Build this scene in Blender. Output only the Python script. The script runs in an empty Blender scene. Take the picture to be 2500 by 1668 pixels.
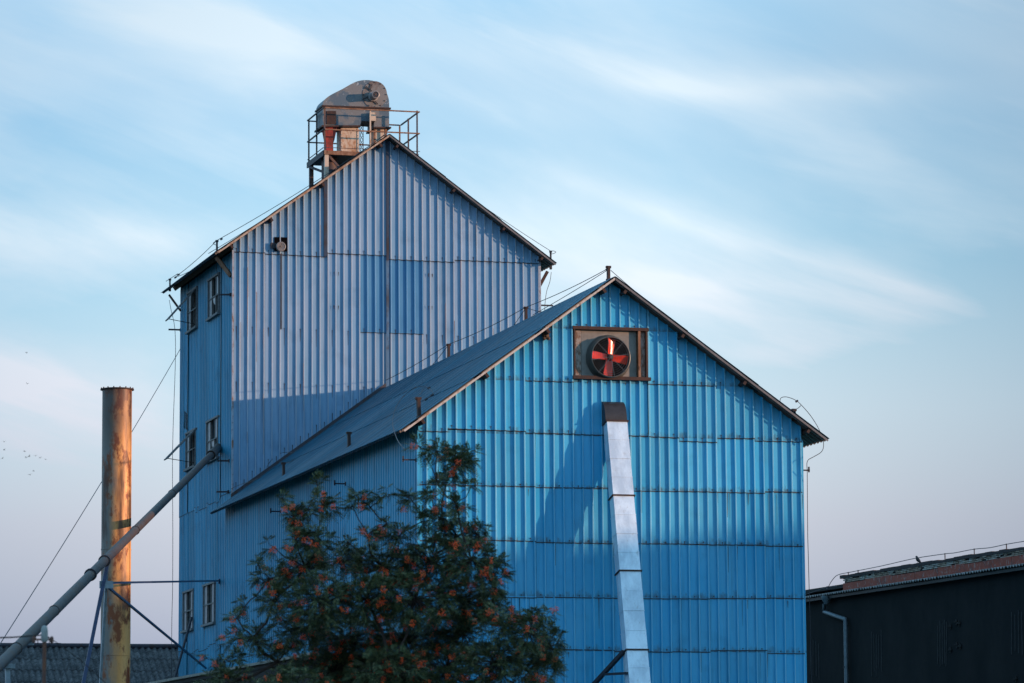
import bpy, math, random
import numpy as np
from mathutils import Vector, Matrix
random.seed(7); rng = np.random.default_rng(7)
S = bpy.context.scene; COL = S.collection
V = Vector
# ------------------------------------------------------------------ camera
FPX = 9500.0
YAW, PIT, ROL = 0.2771912852, 0.1322309615, -0.0067227217
CAMP = V((-23.77221918, -92.04568136, 1.6))
def cam_axes():
    cy, sy = math.cos(YAW), math.sin(YAW)
    f = V((sy*math.cos(PIT), cy*math.cos(PIT), math.sin(PIT))); r = V((cy, -sy, 0)); u = r.cross(f)
    return r*math.cos(ROL)+u*math.sin(ROL), -r*math.sin(ROL)+u*math.cos(ROL), f
CR, CU, CF = cam_axes()
# survey helpers: a sight line of the photograph met with a real plane of the place
def ray(p): return CR*((p[0]-1250)/FPX) - CU*((p[1]-834)/FPX) + CF
def onX(p, X): r = ray(p); return CAMP + r*((X-CAMP.x)/r.x)
def onY(p, Y): r = ray(p); return CAMP + r*((Y-CAMP.y)/r.y)
def onZ(p, Z): r = ray(p); return CAMP + r*((Z-CAMP.z)/r.z)
def onP(p, O, n): r = ray(p); return CAMP + r*((O-CAMP).dot(n)/r.dot(n))
def dpt(p, d): return CAMP + ray(p)*d
def mk(ox, oy, s): return lambda x, y: (ox+x/s, oy+y/s)
c1 = mk(720,160,5.2265); c2 = mk(380,540,4.3559); c3 = mk(400,980,4.3542); c4 = mk(1340,620,4.6118)
c5 = mk(1380,940,2.1531); c6 = mk(1900,940,2.1533); c7 = mk(0,900,2.0407); c8 = mk(500,1050,2.537)
d1 = mk(400,1380,5.445); d2 = mk(520,580,3.734); d3 = mk(900,560,3.9208); d4 = mk(500,880,3.7333)
d5 = mk(940,780,3.7326); d6 = mk(1660,760,3.2675); d7 = mk(0,1380,4.8958); d8 = mk(1940,1300,4.1964)
def D(x, y): return (x*1.06383, y*1.06383)

cd = bpy.data.cameras.new('camera'); cam = bpy.data.objects.new('camera', cd); COL.objects.link(cam)
cd.sensor_width = 36; cd.lens = FPX/2500*36; cd.clip_start = 1; cd.clip_end = 20000
cam.matrix_world = Matrix(((CR.x, CU.x, -CF.x, CAMP.x), (CR.y, CU.y, -CF.y, CAMP.y), (CR.z, CU.z, -CF.z, CAMP.z), (0,0,0,1)))
cd.dof.use_dof = True; cd.dof.focus_distance = 104; cd.dof.aperture_fstop = 3.2
S.camera = cam

# ------------------------------------------------------------------ materials
class NT:
    def __init__(s, name):
        s.m = bpy.data.materials.new(name); s.m.use_nodes = True; s.t = s.m.node_tree; s.n = s.t.nodes
        s.b = s.n['Principled BSDF']
    def new(s, ty, **k):
        n = s.n.new(ty)
        for a, v in k.items(): setattr(n, a, v)
        return n
    def link(s, a, b): s.t.links.new(a, b)
    def noise(s, scale, detail=4, rough=.6, stretch=(1,1,1), offs=(0,0,0)):
        tc = s.new('ShaderNodeTexCoord'); mp = s.new('ShaderNodeMapping')
        mp.inputs['Scale'].default_value = stretch; mp.inputs['Location'].default_value = offs
        s.link(tc.outputs['Object'], mp.inputs['Vector'])
        nz = s.new('ShaderNodeTexNoise'); nz.inputs['Scale'].default_value = scale; nz.inputs['Detail'].default_value = detail
        nz.inputs['Roughness'].default_value = rough; s.link(mp.outputs['Vector'], nz.inputs['Vector']); return nz.outputs['Fac']
    def ramp(s, fac, stops):
        r = s.new('ShaderNodeValToRGB'); e = r.color_ramp.elements
        while len(e) < len(stops): e.new(.5)
        for k, (p, c) in zip(e, stops):
            k.position = p; k.color = (c, c, c, 1) if isinstance(c, (int, float)) else (*c, 1)
        s.link(fac, r.inputs['Fac']); return r.outputs['Color']
    def mix(s, fac, a, b, mode='MIX'):
        n = s.new('ShaderNodeMix', data_type='RGBA', blend_type=mode)
        for sock, v in ((n.inputs[0], fac), (n.inputs[6], a), (n.inputs[7], b)):
            if isinstance(v, (int, float)): sock.default_value = v
            elif isinstance(v, tuple): sock.default_value = (*v, 1)
            else: s.link(v, sock)
        return n.outputs[2]
    def math(s, op, a, b=0.0):
        n = s.new('ShaderNodeMath', operation=op)
        for sock, v in zip(n.inputs, (a, b)):
            if isinstance(v, (int, float)): sock.default_value = v
            else: s.link(v, sock)
        return n.outputs[0]
    def bump(s, h, strength=.3, dist=.01):
        b = s.new('ShaderNodeBump'); b.inputs['Strength'].default_value = strength; b.inputs['Distance'].default_value = dist
        s.link(h, b.inputs['Height']); s.link(b.outputs['Normal'], s.b.inputs['Normal'])
    def out(s, col, rough=.6, metal=0.0, spec=.5):
        for sock, v in (('Base Color', col), ('Roughness', rough), ('Metallic', metal), ('Specular IOR Level', spec)):
            i = s.b.inputs[sock]
            if isinstance(v, tuple): i.default_value = (*v, 1)
            elif isinstance(v, (int, float)): i.default_value = v
            else: s.link(v, i)
        return s.m

def painted(name, c, dark, faded, dirt=.5, rough=.45, spec=.3, offs=0, lap=0, var=.84):
    """weathered sheet paint: blotchy fading, vertical wash streaks, small scuffs, rust specks"""
    t = NT(name)
    n1 = t.noise(.7, 5, .6, (1,1,.45), (offs,0,0)); n2 = t.noise(2.2, 6, .7, (3.2,3.2,.16), (0,offs,0)); n3 = t.noise(9, 5, .7, (1,1,.6))
    col = t.mix(t.ramp(n1, [(.3,0),(.7,1)]), c, faded)
    col = t.mix(t.math('MULTIPLY', t.ramp(n2, [(.5,0),(.78,1)]), dirt), col, dark)
    n5 = t.noise(1.6, 3, .5, (1,1,1), (3,offs,7))
    col = t.mix(t.math('MULTIPLY', t.ramp(n5, [(.56,0),(.75,1)]), dirt*.45), col, dark)
    col = t.mix(t.math('MULTIPLY', t.ramp(n3, [(.62,0),(.74,1)]), .35), col, faded)
    if lap:   # grime and rust bloom gathered just above the laps of the sheets
        tc = t.new('ShaderNodeTexCoord'); sx = t.new('ShaderNodeSeparateXYZ'); t.link(tc.outputs['Object'], sx.inputs[0])
        fr = t.math('FRACT', t.math('DIVIDE', sx.outputs[2], lap)); g6 = t.noise(5, 7, .75, (1,1,.5), (9,1,2))
        col = t.mix(t.math('MULTIPLY', t.ramp(t.math('ADD', t.math('MULTIPLY', fr, -1.6), g6), [(.36,0),(.56,1)]), .75), col, (.05,.075,.10))
    n4 = t.noise(14, 6, .75, (1,1,.4), (offs,5,0))
    col = t.mix(t.math('MULTIPLY', t.ramp(n4, [(.69,0),(.75,1)]), .7), col, (.09,.045,.025))
    t.bump(t.noise(3, 4, .6, (1,1,.3)), .25, .012)
    g = t.new('ShaderNodeNewGeometry'); col = t.mix(1.0, col, t.ramp(g.outputs['Random Per Island'], [(0,var),(.5,(1+var)/2),(1,1.0)]), 'MULTIPLY')   # every sheet has weathered a little differently
    return t.out(col, t.ramp(n3, [(0,rough-.08),(1,rough+.12)]), 0, spec)
def rusty(name, base, rust=(.16,.06,.025), dark=(.04,.02,.015), amount=.5, scale=5, rough=.65, metal=0., stretch=(1,1,.5)):
    t = NT(name); a = t.noise(scale, 7, .68, stretch); b = t.noise(scale*2.7, 6, .7, stretch, (4,2,1))
    col = t.mix(t.ramp(a, [(.62-amount*.35, 0), (.74-amount*.35, 1)]), base, rust)
    col = t.mix(t.ramp(b, [(.55,0),(.7,1)]), col, dark)
    t.bump(b, .35, .006)
    return t.out(col, rough, metal, .3)
def plain(name, c, rough=.6, metal=0., var=.25, scale=8, spec=.4):
    t = NT(name); a = t.noise(scale, 6, .65)
    col = t.mix(t.ramp(a, [(.3,0),(.7,1)]), tuple(x*(1-var) for x in c), tuple(min(1,x*(1+var)) for x in c))
    t.bump(a, .2, .006)
    return t.out(col, rough, metal, spec)

M = {}
M['tower'] = painted('tower_paint', (.15,.335,.53), (.05,.12,.22), (.25,.39,.57), .6)
M['tower_new'] = painted('tower_fresh_paint', (.045,.20,.41), (.035,.13,.27), (.09,.27,.48), .4, .35, .4, 3)
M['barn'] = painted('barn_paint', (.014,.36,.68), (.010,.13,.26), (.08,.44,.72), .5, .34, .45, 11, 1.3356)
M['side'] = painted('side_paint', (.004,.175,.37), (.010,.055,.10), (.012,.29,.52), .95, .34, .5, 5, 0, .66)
M['side_worn_lit'] = painted('side_worn_crest_lit', (.014,.27,.48), (.01,.07,.13), (.04,.33,.54), .75, .34, .5, 6, 0, .7)  # crest wear; on the rib flanks it paints in the light they catch
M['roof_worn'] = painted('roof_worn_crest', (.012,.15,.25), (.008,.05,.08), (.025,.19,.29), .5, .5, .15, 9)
M['roof_dirt_shade'] = painted('roof_grime_shade', (.006,.045,.085), (.006,.015,.022), (.010,.06,.11), .8, .5, .3, 4)  # valley and single-rib grime; on the rib flanks it paints in shade
M['tower_worn'] = painted('tower_worn_crest', (.30,.40,.50), (.12,.12,.16), (.36,.44,.53), .45, .45, .3, 2)
M['barn_worn'] = painted('barn_worn_crest', (.12,.45,.68), (.04,.16,.27), (.18,.50,.72), .4, .34, .45, 7)
M['roofp'] = painted('roof_paint', (.004,.095,.17), (.006,.018,.03), (.008,.13,.22), .85, .6, .12, 8)
M['soffit'] = plain('soffit_galvanised', (.13,.13,.14), .5, .1, .35, 3)
M['edge'] = rusty('sheet_edge_rust', (.03,.05,.075), (.05,.025,.02), amount=.5, scale=6)
M['screw'] = plain('screw_rust_streak', (.035,.035,.045), .8)
M['rusttrim'] = rusty('rusty_trim', (.40,.33,.27), (.30,.16,.09), (.16,.08,.05), amount=.45, scale=4)
M['cornertrim'] = rusty('corner_trim', (.30,.36,.45), (.22,.12,.08), amount=.3, scale=7)
M['strip'] = rusty('cover_strip', (.028,.05,.09), (.03,.028,.035), amount=.35, scale=3)
M['strip2'] = rusty('cover_strip_low', (.07,.16,.28), (.05,.08,.12), amount=.4, scale=3)
M['brown'] = rusty('brown_iron', (.032,.020,.020), (.055,.026,.02), amount=.45, scale=9)
M['darkiron'] = plain('dark_iron', (.03,.03,.04), .6, .2)
M['wire'] = plain('wire_steel', (.045,.045,.055), .6, .3)
M['black'] = plain('black_void', (.004,.004,.005), 1., 0, .2, 8, 0.)
M['glass'] = plain('dusty_pane', (.22,.24,.27), .35, 0, .3, 6)
M['frame'] = plain('window_frame', (.13,.14,.15), .7, 0, .35, 12)
M['ridge'] = rusty('ridge_cap', (.05,.05,.065), (.06,.035,.03), amount=.4, scale=4)
M['galv'] = rusty('galvanised_panel', (.30,.27,.25), (.16,.10,.07), (.10,.09,.09), amount=.45, scale=14, rough=.5, metal=.3)
M['fanplate'] = plain('fan_plate', (.19,.185,.175), .5, .1, .25, 4)
M['shroud'] = plain('fan_shroud', (.085,.10,.10), .4, .2, .2, 3)
M['guard'] = plain('fan_guard', (.10,.12,.14), .45, .2)
M['blade'] = plain('red_blade', (.85,.05,.022), .22, .0, .3, 9, .6)
M['motor'] = plain('motor_grey', (.22,.22,.23), .5, .2)
t = NT('duct_zinc'); a = t.noise(2.5, 6, .7, (1,1,.5)); b = t.noise(7, 6, .75, (1,1,.7), (2,4,1))
col = t.mix(t.ramp(a, [(.38,0),(.60,1)]), (.46,.57,.68), (.66,.79,.90)); col = t.mix(t.math('MULTIPLY', t.ramp(b, [(.58,0),(.68,1)]), .5), col, (.30,.34,.38))
t.bump(a, .3, .02); M['duct'] = t.out(col, t.ramp(b, [(.3,.28),(.7,.5)]), .25, .5)
M['ductdark'] = plain('elbow_dark', (.035,.032,.035), .4, .2)
# old paint flaking off the elevator head
t = NT('elevator_head_paint'); a = t.noise(1.5, 4, .55); b = t.noise(7, 8, .75); c = t.noise(2.3, 5, .6, (1,1,1), (3,1,4))
col = t.mix(t.ramp(a, [(.44,0),(.50,1)]), (.075,.12,.165), (.15,.165,.18))
col = t.mix(t.ramp(b, [(.60,0),(.64,1)]), col, (.36,.41,.46)); col = t.mix(t.ramp(c, [(.64,0),(.76,1)]), col, (.12,.07,.06))
t.bump(b, .3, .01); M['head'] = t.out(col, .55, .1, .4)
M['disc'] = rusty('cover_disc', (.17,.175,.18), (.12,.09,.08), (.08,.085,.10), amount=.3, scale=3)
M['cream'] = rusty('cream_trunk', (.50,.42,.34), (.30,.13,.05), (.22,.16,.12), amount=.25, scale=3)
M['redspout'] = rusty('red_spout', (.30,.035,.03), (.15,.03,.025), amount=.3, scale=4)
M['rail'] = rusty('railing_iron', (.06,.055,.07), (.15,.08,.05), amount=.4, scale=3)
M['railrust'] = rusty('rail_rust', (.25,.14,.09), (.16,.075,.04), amount=.5, scale=4)
# chimney: grey paint, run over by orange and brown rust
t = NT('chimney_rust'); a = t.noise(1.1, 6, .62, (1.4,1.4,.5)); b = t.noise(1.9, 8, .72, (1.3,1.3,.6), (5,2,3)); c = t.noise(11, 6, .7, (1,1,.5))
tc = t.new('ShaderNodeTexCoord'); sx = t.new('ShaderNodeSeparateXYZ'); t.link(tc.outputs['Object'], sx.inputs[0])
# grey in the west, more and brighter orange towards the east (x)
ex = t.math('ADD', t.math('MULTIPLY', sx.outputs[0], 1.0), a)
col = t.mix(t.ramp(ex, [(.30,0),(.55,1)]), (.17,.16,.15), (.58,.27,.085))
col = t.mix(t.math('MULTIPLY', t.ramp(ex, [(.55,0),(.78,1)]), .6), col, (.70,.40,.16))
col = t.mix(t.ramp(b, [(.50,0),(.57,1)]), col, (.20,.055,.018)); col = t.mix(t.math('MULTIPLY', t.ramp(t.noise(1.0, 4, .6, (2,2,.3), (7,7,2)), [(.52,0),(.62,1)]), .9), col, (.06,.028,.02))
col = t.mix(t.math('MULTIPLY', t.ramp(c, [(.55,0),(.7,1)]), .5), col, (.22,.09,.04)); col = t.mix(t.math('MULTIPLY', t.ramp(t.math('ADD', t.math('MULTIPLY', t.math('SUBTRACT', sx.outputs[2], 11.6), .55), t.math('MULTIPLY', a, .9)), [(.40,0),(.85,1)]), .6), col, (.05,.032,.03)); t.bump(c, .35, .01)
M['chim'] = t.out(col, .5, .1, .4)
M['auger'] = rusty('auger_tube', (.045,.043,.046), (.055,.037,.028), (.022,.02,.02), amount=.5, scale=2.5, rough=.6, metal=0.)
M['bluesteel'] = plain('blue_steel', (.03,.05,.11), .5, .2, .3)
M['palesteel'] = plain('pale_steel', (.22,.28,.33), .5, .2, .3)
# asbestos sheets with moss and lichen
t = NT('asbestos_sheet'); a = t.noise(2.2, 7, .7); b = t.noise(11, 7, .75)
col = t.mix(t.ramp(a, [(.38,0),(.62,1)]), (.055,.06,.065), (.13,.135,.14)); col = t.mix(t.ramp(b, [(.50,0),(.60,1)]), col, (.035,.035,.035)); col = t.mix(t.ramp(b, [(.32,1),(.40,0)]), col, (.22,.22,.22))
t.bump(b, .6, .03); M['asb'] = t.out(col, .9, 0, .2)
# dark render of the warehouse with stains and washed marks
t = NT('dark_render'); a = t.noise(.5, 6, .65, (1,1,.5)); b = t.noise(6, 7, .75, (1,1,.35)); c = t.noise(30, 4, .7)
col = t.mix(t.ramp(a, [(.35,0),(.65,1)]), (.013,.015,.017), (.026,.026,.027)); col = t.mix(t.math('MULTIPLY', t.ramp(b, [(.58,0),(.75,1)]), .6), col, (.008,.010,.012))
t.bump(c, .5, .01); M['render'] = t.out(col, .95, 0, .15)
t = NT('old_brick'); tc = t.new('ShaderNodeTexCoord'); a = t.noise(6, 6, .7); b = t.noise(1.5, 3, .6)
col = t.mix(t.ramp(a, [(.4,0),(.6,1)]), (.26,.18,.14), (.46,.35,.27)); col = t.mix(t.ramp(b, [(.5,0),(.6,1)]), col, (.46,.42,.38))
t.bump(a, .6, .02); M['brick'] = t.out(col, .95, 0, .15)
M['mortar'] = plain('mortar', (.05,.045,.045), .95)
M['redband'] = rusty('red_band', (.32,.06,.035), (.18,.05,.04), (.42,.39,.37), amount=.3, scale=5)
M['coping'] = plain('coping_moss', (.055,.042,.042), .95, 0, .4, 10)
M['gutter'] = plain('gutter_zinc', (.022,.028,.034), .5, .2)
M['pipe'] = plain('downpipe_zinc', (.14,.18,.21), .45, .3)
M['trunk'] = plain('bark', (.05,.035,.03), .9)
t = NT('rowan_leaf'); g = t.new('ShaderNodeNewGeometry'); rp = t.ramp(g.outputs['Random Per Island'], [(0,(.026,.050,.026)),(.45,(.055,.088,.040)),(.85,(.125,.145,.060)),(1,(.22,.20,.085))])
M['leaf'] = t.out(rp, .5, 0, .35); t.b.inputs['Transmission Weight'].default_value = 0
t = NT('rowan_berry'); g = t.new('ShaderNodeNewGeometry'); rp = t.ramp(g.outputs['Random Per Island'], [(0,(.88,.05,.015)),(.5,(.95,.10,.018)),(1,(.97,.20,.03))])
M['berry'] = t.out(rp, .3, 0, .5)
M['scar'] = plain('plaster_scar', (.045,.046,.048), .95)
M['tar'] = plain('tar_felt', (.02,.02,.022), .9)
M['fascia'] = plain('fascia_board', (.018,.016,.016), .9)
M['edgetrim'] = plain('pale_edge_trim', (.20,.20,.18), .7, 0, .3)
M['polerust'] = rusty('pole_rust', (.12,.06,.05), (.17,.07,.04), amount=.5, scale=6)
M['cap'] = plain('pale_cap', (.30,.32,.32), .6)
M['bird'] = plain('bird_dark', (.02,.02,.024), .8)
M['cable'] = plain('cable_black', (.02,.018,.02), .7)
M['joint'] = plain('nest_clay', (.10,.07,.05), .95)
t = NT('ground_dirt'); a = t.noise(.15, 8, .7); b = t.noise(2, 6, .7)
col = t.mix(t.ramp(a, [(.4,0),(.6,1)]), (.07,.075,.045), (.14,.12,.09)); col = t.mix(t.math('MULTIPLY', t.ramp(b, [(.4,0),(.7,1)]), .5), col, (.05,.06,.03))
M['ground'] = t.out(col, .95, 0, .1)

# ------------------------------------------------------------------ mesh helpers
def perp(d):
    d = d.normalized(); a = V((0,0,1)) if abs(d.z) < .9 else V((1,0,0))
    s = d.cross(a).normalized(); return s, s.cross(d).normalized()
class MB:
    def __init__(s): s.v = []; s.f = []; s.m = []
    def add(s, vs, fs, mat=0):
        o = len(s.v); s.v += [tuple(v) for v in vs]; s.f += [tuple(i+o for i in f) for f in fs]; s.m += [mat]*len(fs)
    def quad(s, a, b, c, d, mat=0): s.add([a,b,c,d], [(0,1,2,3)], mat)
    def obox(s, O, A, B, C, mat=0):
        """box from a corner and three edge vectors"""
        O, A, B, C = V(O), V(A), V(B), V(C)
        if A.cross(B).dot(C) < 0: A, B = B, A
        p = [O, O+A, O+A+B, O+B, O+C, O+A+C, O+A+B+C, O+B+C]
        s.add(p, [(3,2,1,0),(4,5,6,7),(0,1,5,4),(1,2,6,5),(2,3,7,6),(3,0,4,7)], mat)
    def box(s, lo, hi, mat=0):
        lo, hi = V(lo), V(hi); e = hi-lo; s.obox(lo, (e.x,0,0), (0,e.y,0), (0,0,e.z), mat)
    def bar(s, p, q, w, h=None, mat=0, up=None):
        p, q = V(p), V(q); h = h or w
        a, b = perp(q-p)
        if up is not None:
            a = (q-p).cross(V(up)).normalized(); b = a.cross(q-p).normalized()
        s.obox(p-a*w/2-b*h/2, a*w, b*h, q-p, mat)
    def tube(s, pts, r, n=8, mat=0, caps=True):
        pts = [V(p) for p in pts]; rs = r if isinstance(r, (list, tuple)) else [r]*len(pts)
        a, b = perp(pts[1]-pts[0]); vs = []; fs = []
        for i, p in enumerate(pts):
            d = (pts[min(i+1,len(pts)-1)]-pts[max(i-1,0)]).normalized()
            a = (a-d*a.dot(d)).normalized(); b = d.cross(a)
            for k in range(n):
                t = 2*math.pi*k/n; vs.append(p+(a*math.cos(t)+b*math.sin(t))*rs[i])
        for i in range(len(pts)-1):
            for k in range(n): fs.append((i*n+k, i*n+(k+1)%n, (i+1)*n+(k+1)%n, (i+1)*n+k))
        if caps: fs.append(tuple(range(n-1,-1,-1))); fs.append(tuple((len(pts)-1)*n+k for k in range(n)))
        s.add(vs, fs, mat)
    def ring(s, c, ax, prof, n=32, mat=0):
        """lathe: prof = list of (distance along axis, radius)"""
        c, ax = V(c), V(ax).normalized(); a, b = perp(ax); vs = []; fs = []
        for h, r in prof:
            for k in range(n):
                t = 2*math.pi*k/n; vs.append(c+ax*h+(a*math.cos(t)+b*math.sin(t))*r)
        for i in range(len(prof)-1):
            for k in range(n): fs.append((i*n+k, i*n+(k+1)%n, (i+1)*n+(k+1)%n, (i+1)*n+k))
        s.add(vs, fs, mat)
    def prism(s, poly, E, mat=0):
        poly = [V(p) for p in poly]; E = V(E); n = len(poly)
        nn = V((0,0,0))
        for i in range(n): nn += poly[i].cross(poly[(i+1)%n])
        if nn.dot(E) > 0: poly = poly[::-1]
        s.add(poly+[p+E for p in poly], [tuple(range(n)), tuple(range(2*n-1,n-1,-1))]+[(i, i+n, (i+1)%n+n, (i+1)%n) for i in range(n)], mat)
    def build(s, name, mats, parent=None, smooth=False, loc=None):
        me = bpy.data.meshes.new(name); o = V(loc) if loc is not None else (V(parent['_o']) if parent is not None and '_o' in parent else V((0,0,0)))
        arr = np.array(s.v, dtype=float)-np.array(o)
        me.from_pydata(arr.tolist(), [], s.f)
        for m in (mats if isinstance(mats, (list, tuple)) else [mats]): me.materials.append(M[m] if isinstance(m, str) else m)
        me.polygons.foreach_set('material_index', s.m)
        if smooth: me.polygons.foreach_set('use_smooth', [True]*len(s.f))
        me.update(); ob = bpy.data.objects.new(name, me); COL.objects.link(ob)
        if parent is not None:
            ob.parent = parent; ob['_o'] = list(o)
        else: ob.location = o
        if loc is not None and parent is not None: ob.location = V(loc)-V(parent['_o'])
        ob['_o'] = list(o)
        return ob
def smooth_by_angle(o, ang=40):
    me = o.data; me.polygons.foreach_set('use_smooth', [True]*len(me.polygons))
    me.set_sharp_from_angle(angle=math.radians(ang))
def thing(name, label, cat, loc, group=None):
    o = bpy.data.objects.new(name, None); COL.objects.link(o); o.location = loc; o['_o'] = list(loc); o.empty_display_size = .3
    o['label'] = label; o['category'] = cat
    if group: o['group'] = group
    return o
def tag(o, label, cat, group=None):
    o['label'] = label; o['category'] = cat
    if group: o['group'] = group
    return o
def sag(p, q, s, n=12):
    p, q = V(p), V(q); return [p.lerp(q, i/n)-V((0,0,1))*s*4*(i/n)*(1-i/n) for i in range(n+1)]
def spline(pts, n=6):
    pts = [V(p) for p in pts]; out = []
    for i in range(len(pts)-1):
        p0, p1, p2, p3 = pts[max(i-1,0)], pts[i], pts[i+1], pts[min(i+2,len(pts)-1)]
        for k in range(n):
            t = k/n; out.append(.5*((2*p1)+(p2-p0)*t+(2*p0-5*p1+4*p2-p3)*t*t+(3*p1-p0-3*p2+p3)*t**3))
    return out+[pts[-1]]

# trapezoidal sheet: ribs every 0.25 m
PITCH = .25
PROF = [(0,0),(.178,0),(.197,.055),(.222,.055)]
def crest_top(us, i, inv, h): return inv and us[i][1] > .04*h and us[i+1][1] > .04*h
def corr(mb, O, U, W, N, u0, u1, vb, vt, ob=0., ot=0., mat=0, edge=None, lip=False, eh=.022, h=1., worn=None, valley=None, jit=.004, inv=False, side=None, rand=None):
    """sheet with ribs along W, profile along U; vb/vt bottom and top (number or function of u); ob/ot stand-off at bottom and top"""
    O, U, W, N = V(O), V(U), V(W), V(N)
    us = []; k = math.floor(u0/PITCH+1e-6)
    while k*PITCH < u1-1e-6:
        jj = random.uniform(-jit, jit)
        for a, d in PROF:
            u = k*PITCH+a+(jj if a else 0)
            if u0-1e-6 <= u <= u1+1e-6: us.append((u, ((.055-d) if inv else d)*h))
        k += 1
    if not us or us[0][0] > u0+1e-4: us.insert(0, (u0, us[0][1] if us else 0))
    if us[-1][0] < u1-1e-4: us.append((u1, .055*h if inv else 0))
    fb = vb if callable(vb) else (lambda u: vb); ft = vt if callable(vt) else (lambda u: vt)
    vs = []; fs = []; ms = []
    sh = random.uniform(-jit, jit)*1.2
    for u, d in us:
        b, t = fb(u), max(ft(u), fb(u)+.001)
        e = min(b+eh, t) if edge is not None else b
        vs += [O+U*u+W*b+N*(d+ob), O+U*u+W*e+N*(d+ob+(ot-ob)*(0 if t==b else (e-b)/(t-b))), O+U*(u+sh)+W*t+N*(d+ot), O+U*u+W*b+N*(d+ob-.012)]
    mat0 = mat
    for i in range(len(us)-1):
        a, b = 4*i, 4*i+4
        if rand: mat = rand[hash((round(us[i][0]/PITCH-.3), len(us)))%len(rand)]   # single ribs have washed out or gathered grime
        if edge is not None: fs.append((a, b, b+1, a+1)); ms.append(edge)
        crest = us[i][1] > .001 and abs(us[i][1]-us[i+1][1]) < 1e-6; flat = us[i][1] < .001 and us[i+1][1] < .001
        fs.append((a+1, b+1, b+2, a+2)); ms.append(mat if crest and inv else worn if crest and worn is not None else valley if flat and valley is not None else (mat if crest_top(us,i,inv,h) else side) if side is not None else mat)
        if lip: fs.append((a, a+3, b+3, b)); ms.append(edge if edge is not None else mat)
    o = len(mb.v); mb.v += [tuple(v) for v in vs]; mb.f += [tuple(k+o for k in f) for f in fs]; mb.m += ms
def screw(mb, O, U, W, N, u, v, ln, off=.012, mat=2, w=.014):
    """hex screw with its rust run below"""
    O, U, W, N = V(O), V(U), V(W), V(N); c = O+U*u+W*v+N*off
    mb.obox(c-U*.012-W*.012, U*.024, W*.024, N*.014, mat)
    k = w*random.uniform(.6,1.2); p = c+N*.002
    mb.add([p-U*k/2, p+U*k/2, p+U*k*.2-W*ln, p-U*k*.2-W*ln], [(3,2,1,0)], mat)

X, Y, Z = V((1,0,0)), V((0,1,0)), V((0,0,1))
# ================================================================== BARN
BW, BL, BE, BR_, BXR = 10.0, 23.3, 12.2, 16.0, 4.98
barn = thing('barn', 'bright blue corrugated metal barn with long roof, silver duct on its gable', 'building', (5,11.6,0))
OV, RK = .46, .42      # eave overhang, rake overhang
pL, pR, pA = V((-.46,0,11.99)), V((10.56,0,12.0)), V((BXR,0,15.94))
def rake(u, a=pA, l=pL, r=pR):
    return (a.z-(a.x-u)*(a.z-l.z)/(a.x-l.x)) if u < a.x else (a.z-(u-a.x)*(a.z-r.z)/(r.x-a.x))
mb = MB(); O = V((0,0,0)); N = -Y
top = lambda u: rake(u)-.035
fanL, fanR = 4.0, 5.93; fz0, fz1 = 13.46, 14.74
rows = [0,1.33,2.67,4.0,5.33,6.67,8.0,9.34,10.68,12.02]
cuts = [0,1.0,3.0,5.0,6.5,7.5,9.0,10.0]
for k in range(len(rows)-1):
    for a, b in zip(cuts[:-1], cuts[1:]):
        j = random.uniform(-.035,.035) if k else 0; sl = random.uniform(-.012,.012)
        corr(mb, O, X, Z, N, a, b, (lambda u, z=rows[k], j=j, sl=sl, a=a: z+j+sl*(u-a)), (lambda u, z=rows[k+1]: min(z+.06, top(u))), random.uniform(.009,.016), .0, 0, 1, True, worn=3)
        if k:
            q = math.ceil(a/PITCH); 
            for i in range(q + (q+k)%2, int(b/PITCH), 2): screw(mb, O, X, Z, N, i*PITCH+.10, rows[k]+j+.07, random.uniform(.02,.07), .016)
gable = [(0,.75,12.02),(.75,2.75,12.10),(2.75,fanL,12.04),(fanR,6.75,12.02),(6.75,7.75,11.93),(7.75,8.75,12.02),(8.75,10,11.98)]
for a, b, z in gable:
    sl = random.uniform(-.02,.02)
    split = (2.75 <= a < 4 or 5.9 < a < 6.8)
    corr(mb, O, X, Z, N, a, b, (lambda u: z+sl*(u-a)), (lambda u: min(top(u), 13.42) if split else top(u)), .02, .003, 0, 1, True, worn=3)
    if split: corr(mb, O, X, Z, N, a, b, 13.34, top, .018, .004, 0, 1, True, worn=3)
    for i in range(math.ceil(a/PITCH), int(b/PITCH), 2):
        if z+.1 < top(i*PITCH)-.1: screw(mb, O, X, Z, N, i*PITCH+.10, z+.09, random.uniform(.03,.12), .024)
        if split: screw(mb, O, X, Z, N, i*PITCH+.10, 13.43, .1, .024)
        elif rake(i*PITCH) > 13.9: screw(mb, O, X, Z, N, i*PITCH+.10, 13.45, random.uniform(.1,.3), .02)
corr(mb, O, X, Z, N, fanL, fanR, 12.03, fz0, .018, .003, 0, 1, True, worn=3)
corr(mb, O, X, Z, N, fanL, fanR, fz1, top, .012, .003, 0, 1, True, worn=3)
for i in range(16, 23):
    screw(mb, O, X, Z, N, i*PITCH+.10, fz1+.07, .05, .02)
    if i%2: screw(mb, O, X, Z, N, i*PITCH+.10, 13.36, .05, .02)
rq = random.Random(5)
for i in range(60):
    u = rq.randrange(40)*PITCH+rq.choice((.10,.232,.06)); k = rq.randrange(3,9); l = rq.uniform(.15,.8); z1 = rows[k]-.02
    p = V((u,0,z1))+N*(.020 if u%PITCH < .15 else .055); w0 = rq.uniform(.008,.03)
    mb.add([p-X*w0/2, p+X*w0/2, p+X*w0*.15-Z*l, p-X*w0*.15-Z*l], [(3,2,1,0)], 4)
M['grimerun'] = rusty('grime_run', (.03,.10,.17), (.09,.06,.05), (.05,.07,.09), amount=.3, scale=6)
fw = mb.build('front_wall', ['barn','edge','screw','barn_worn','grimerun'], barn)
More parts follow.
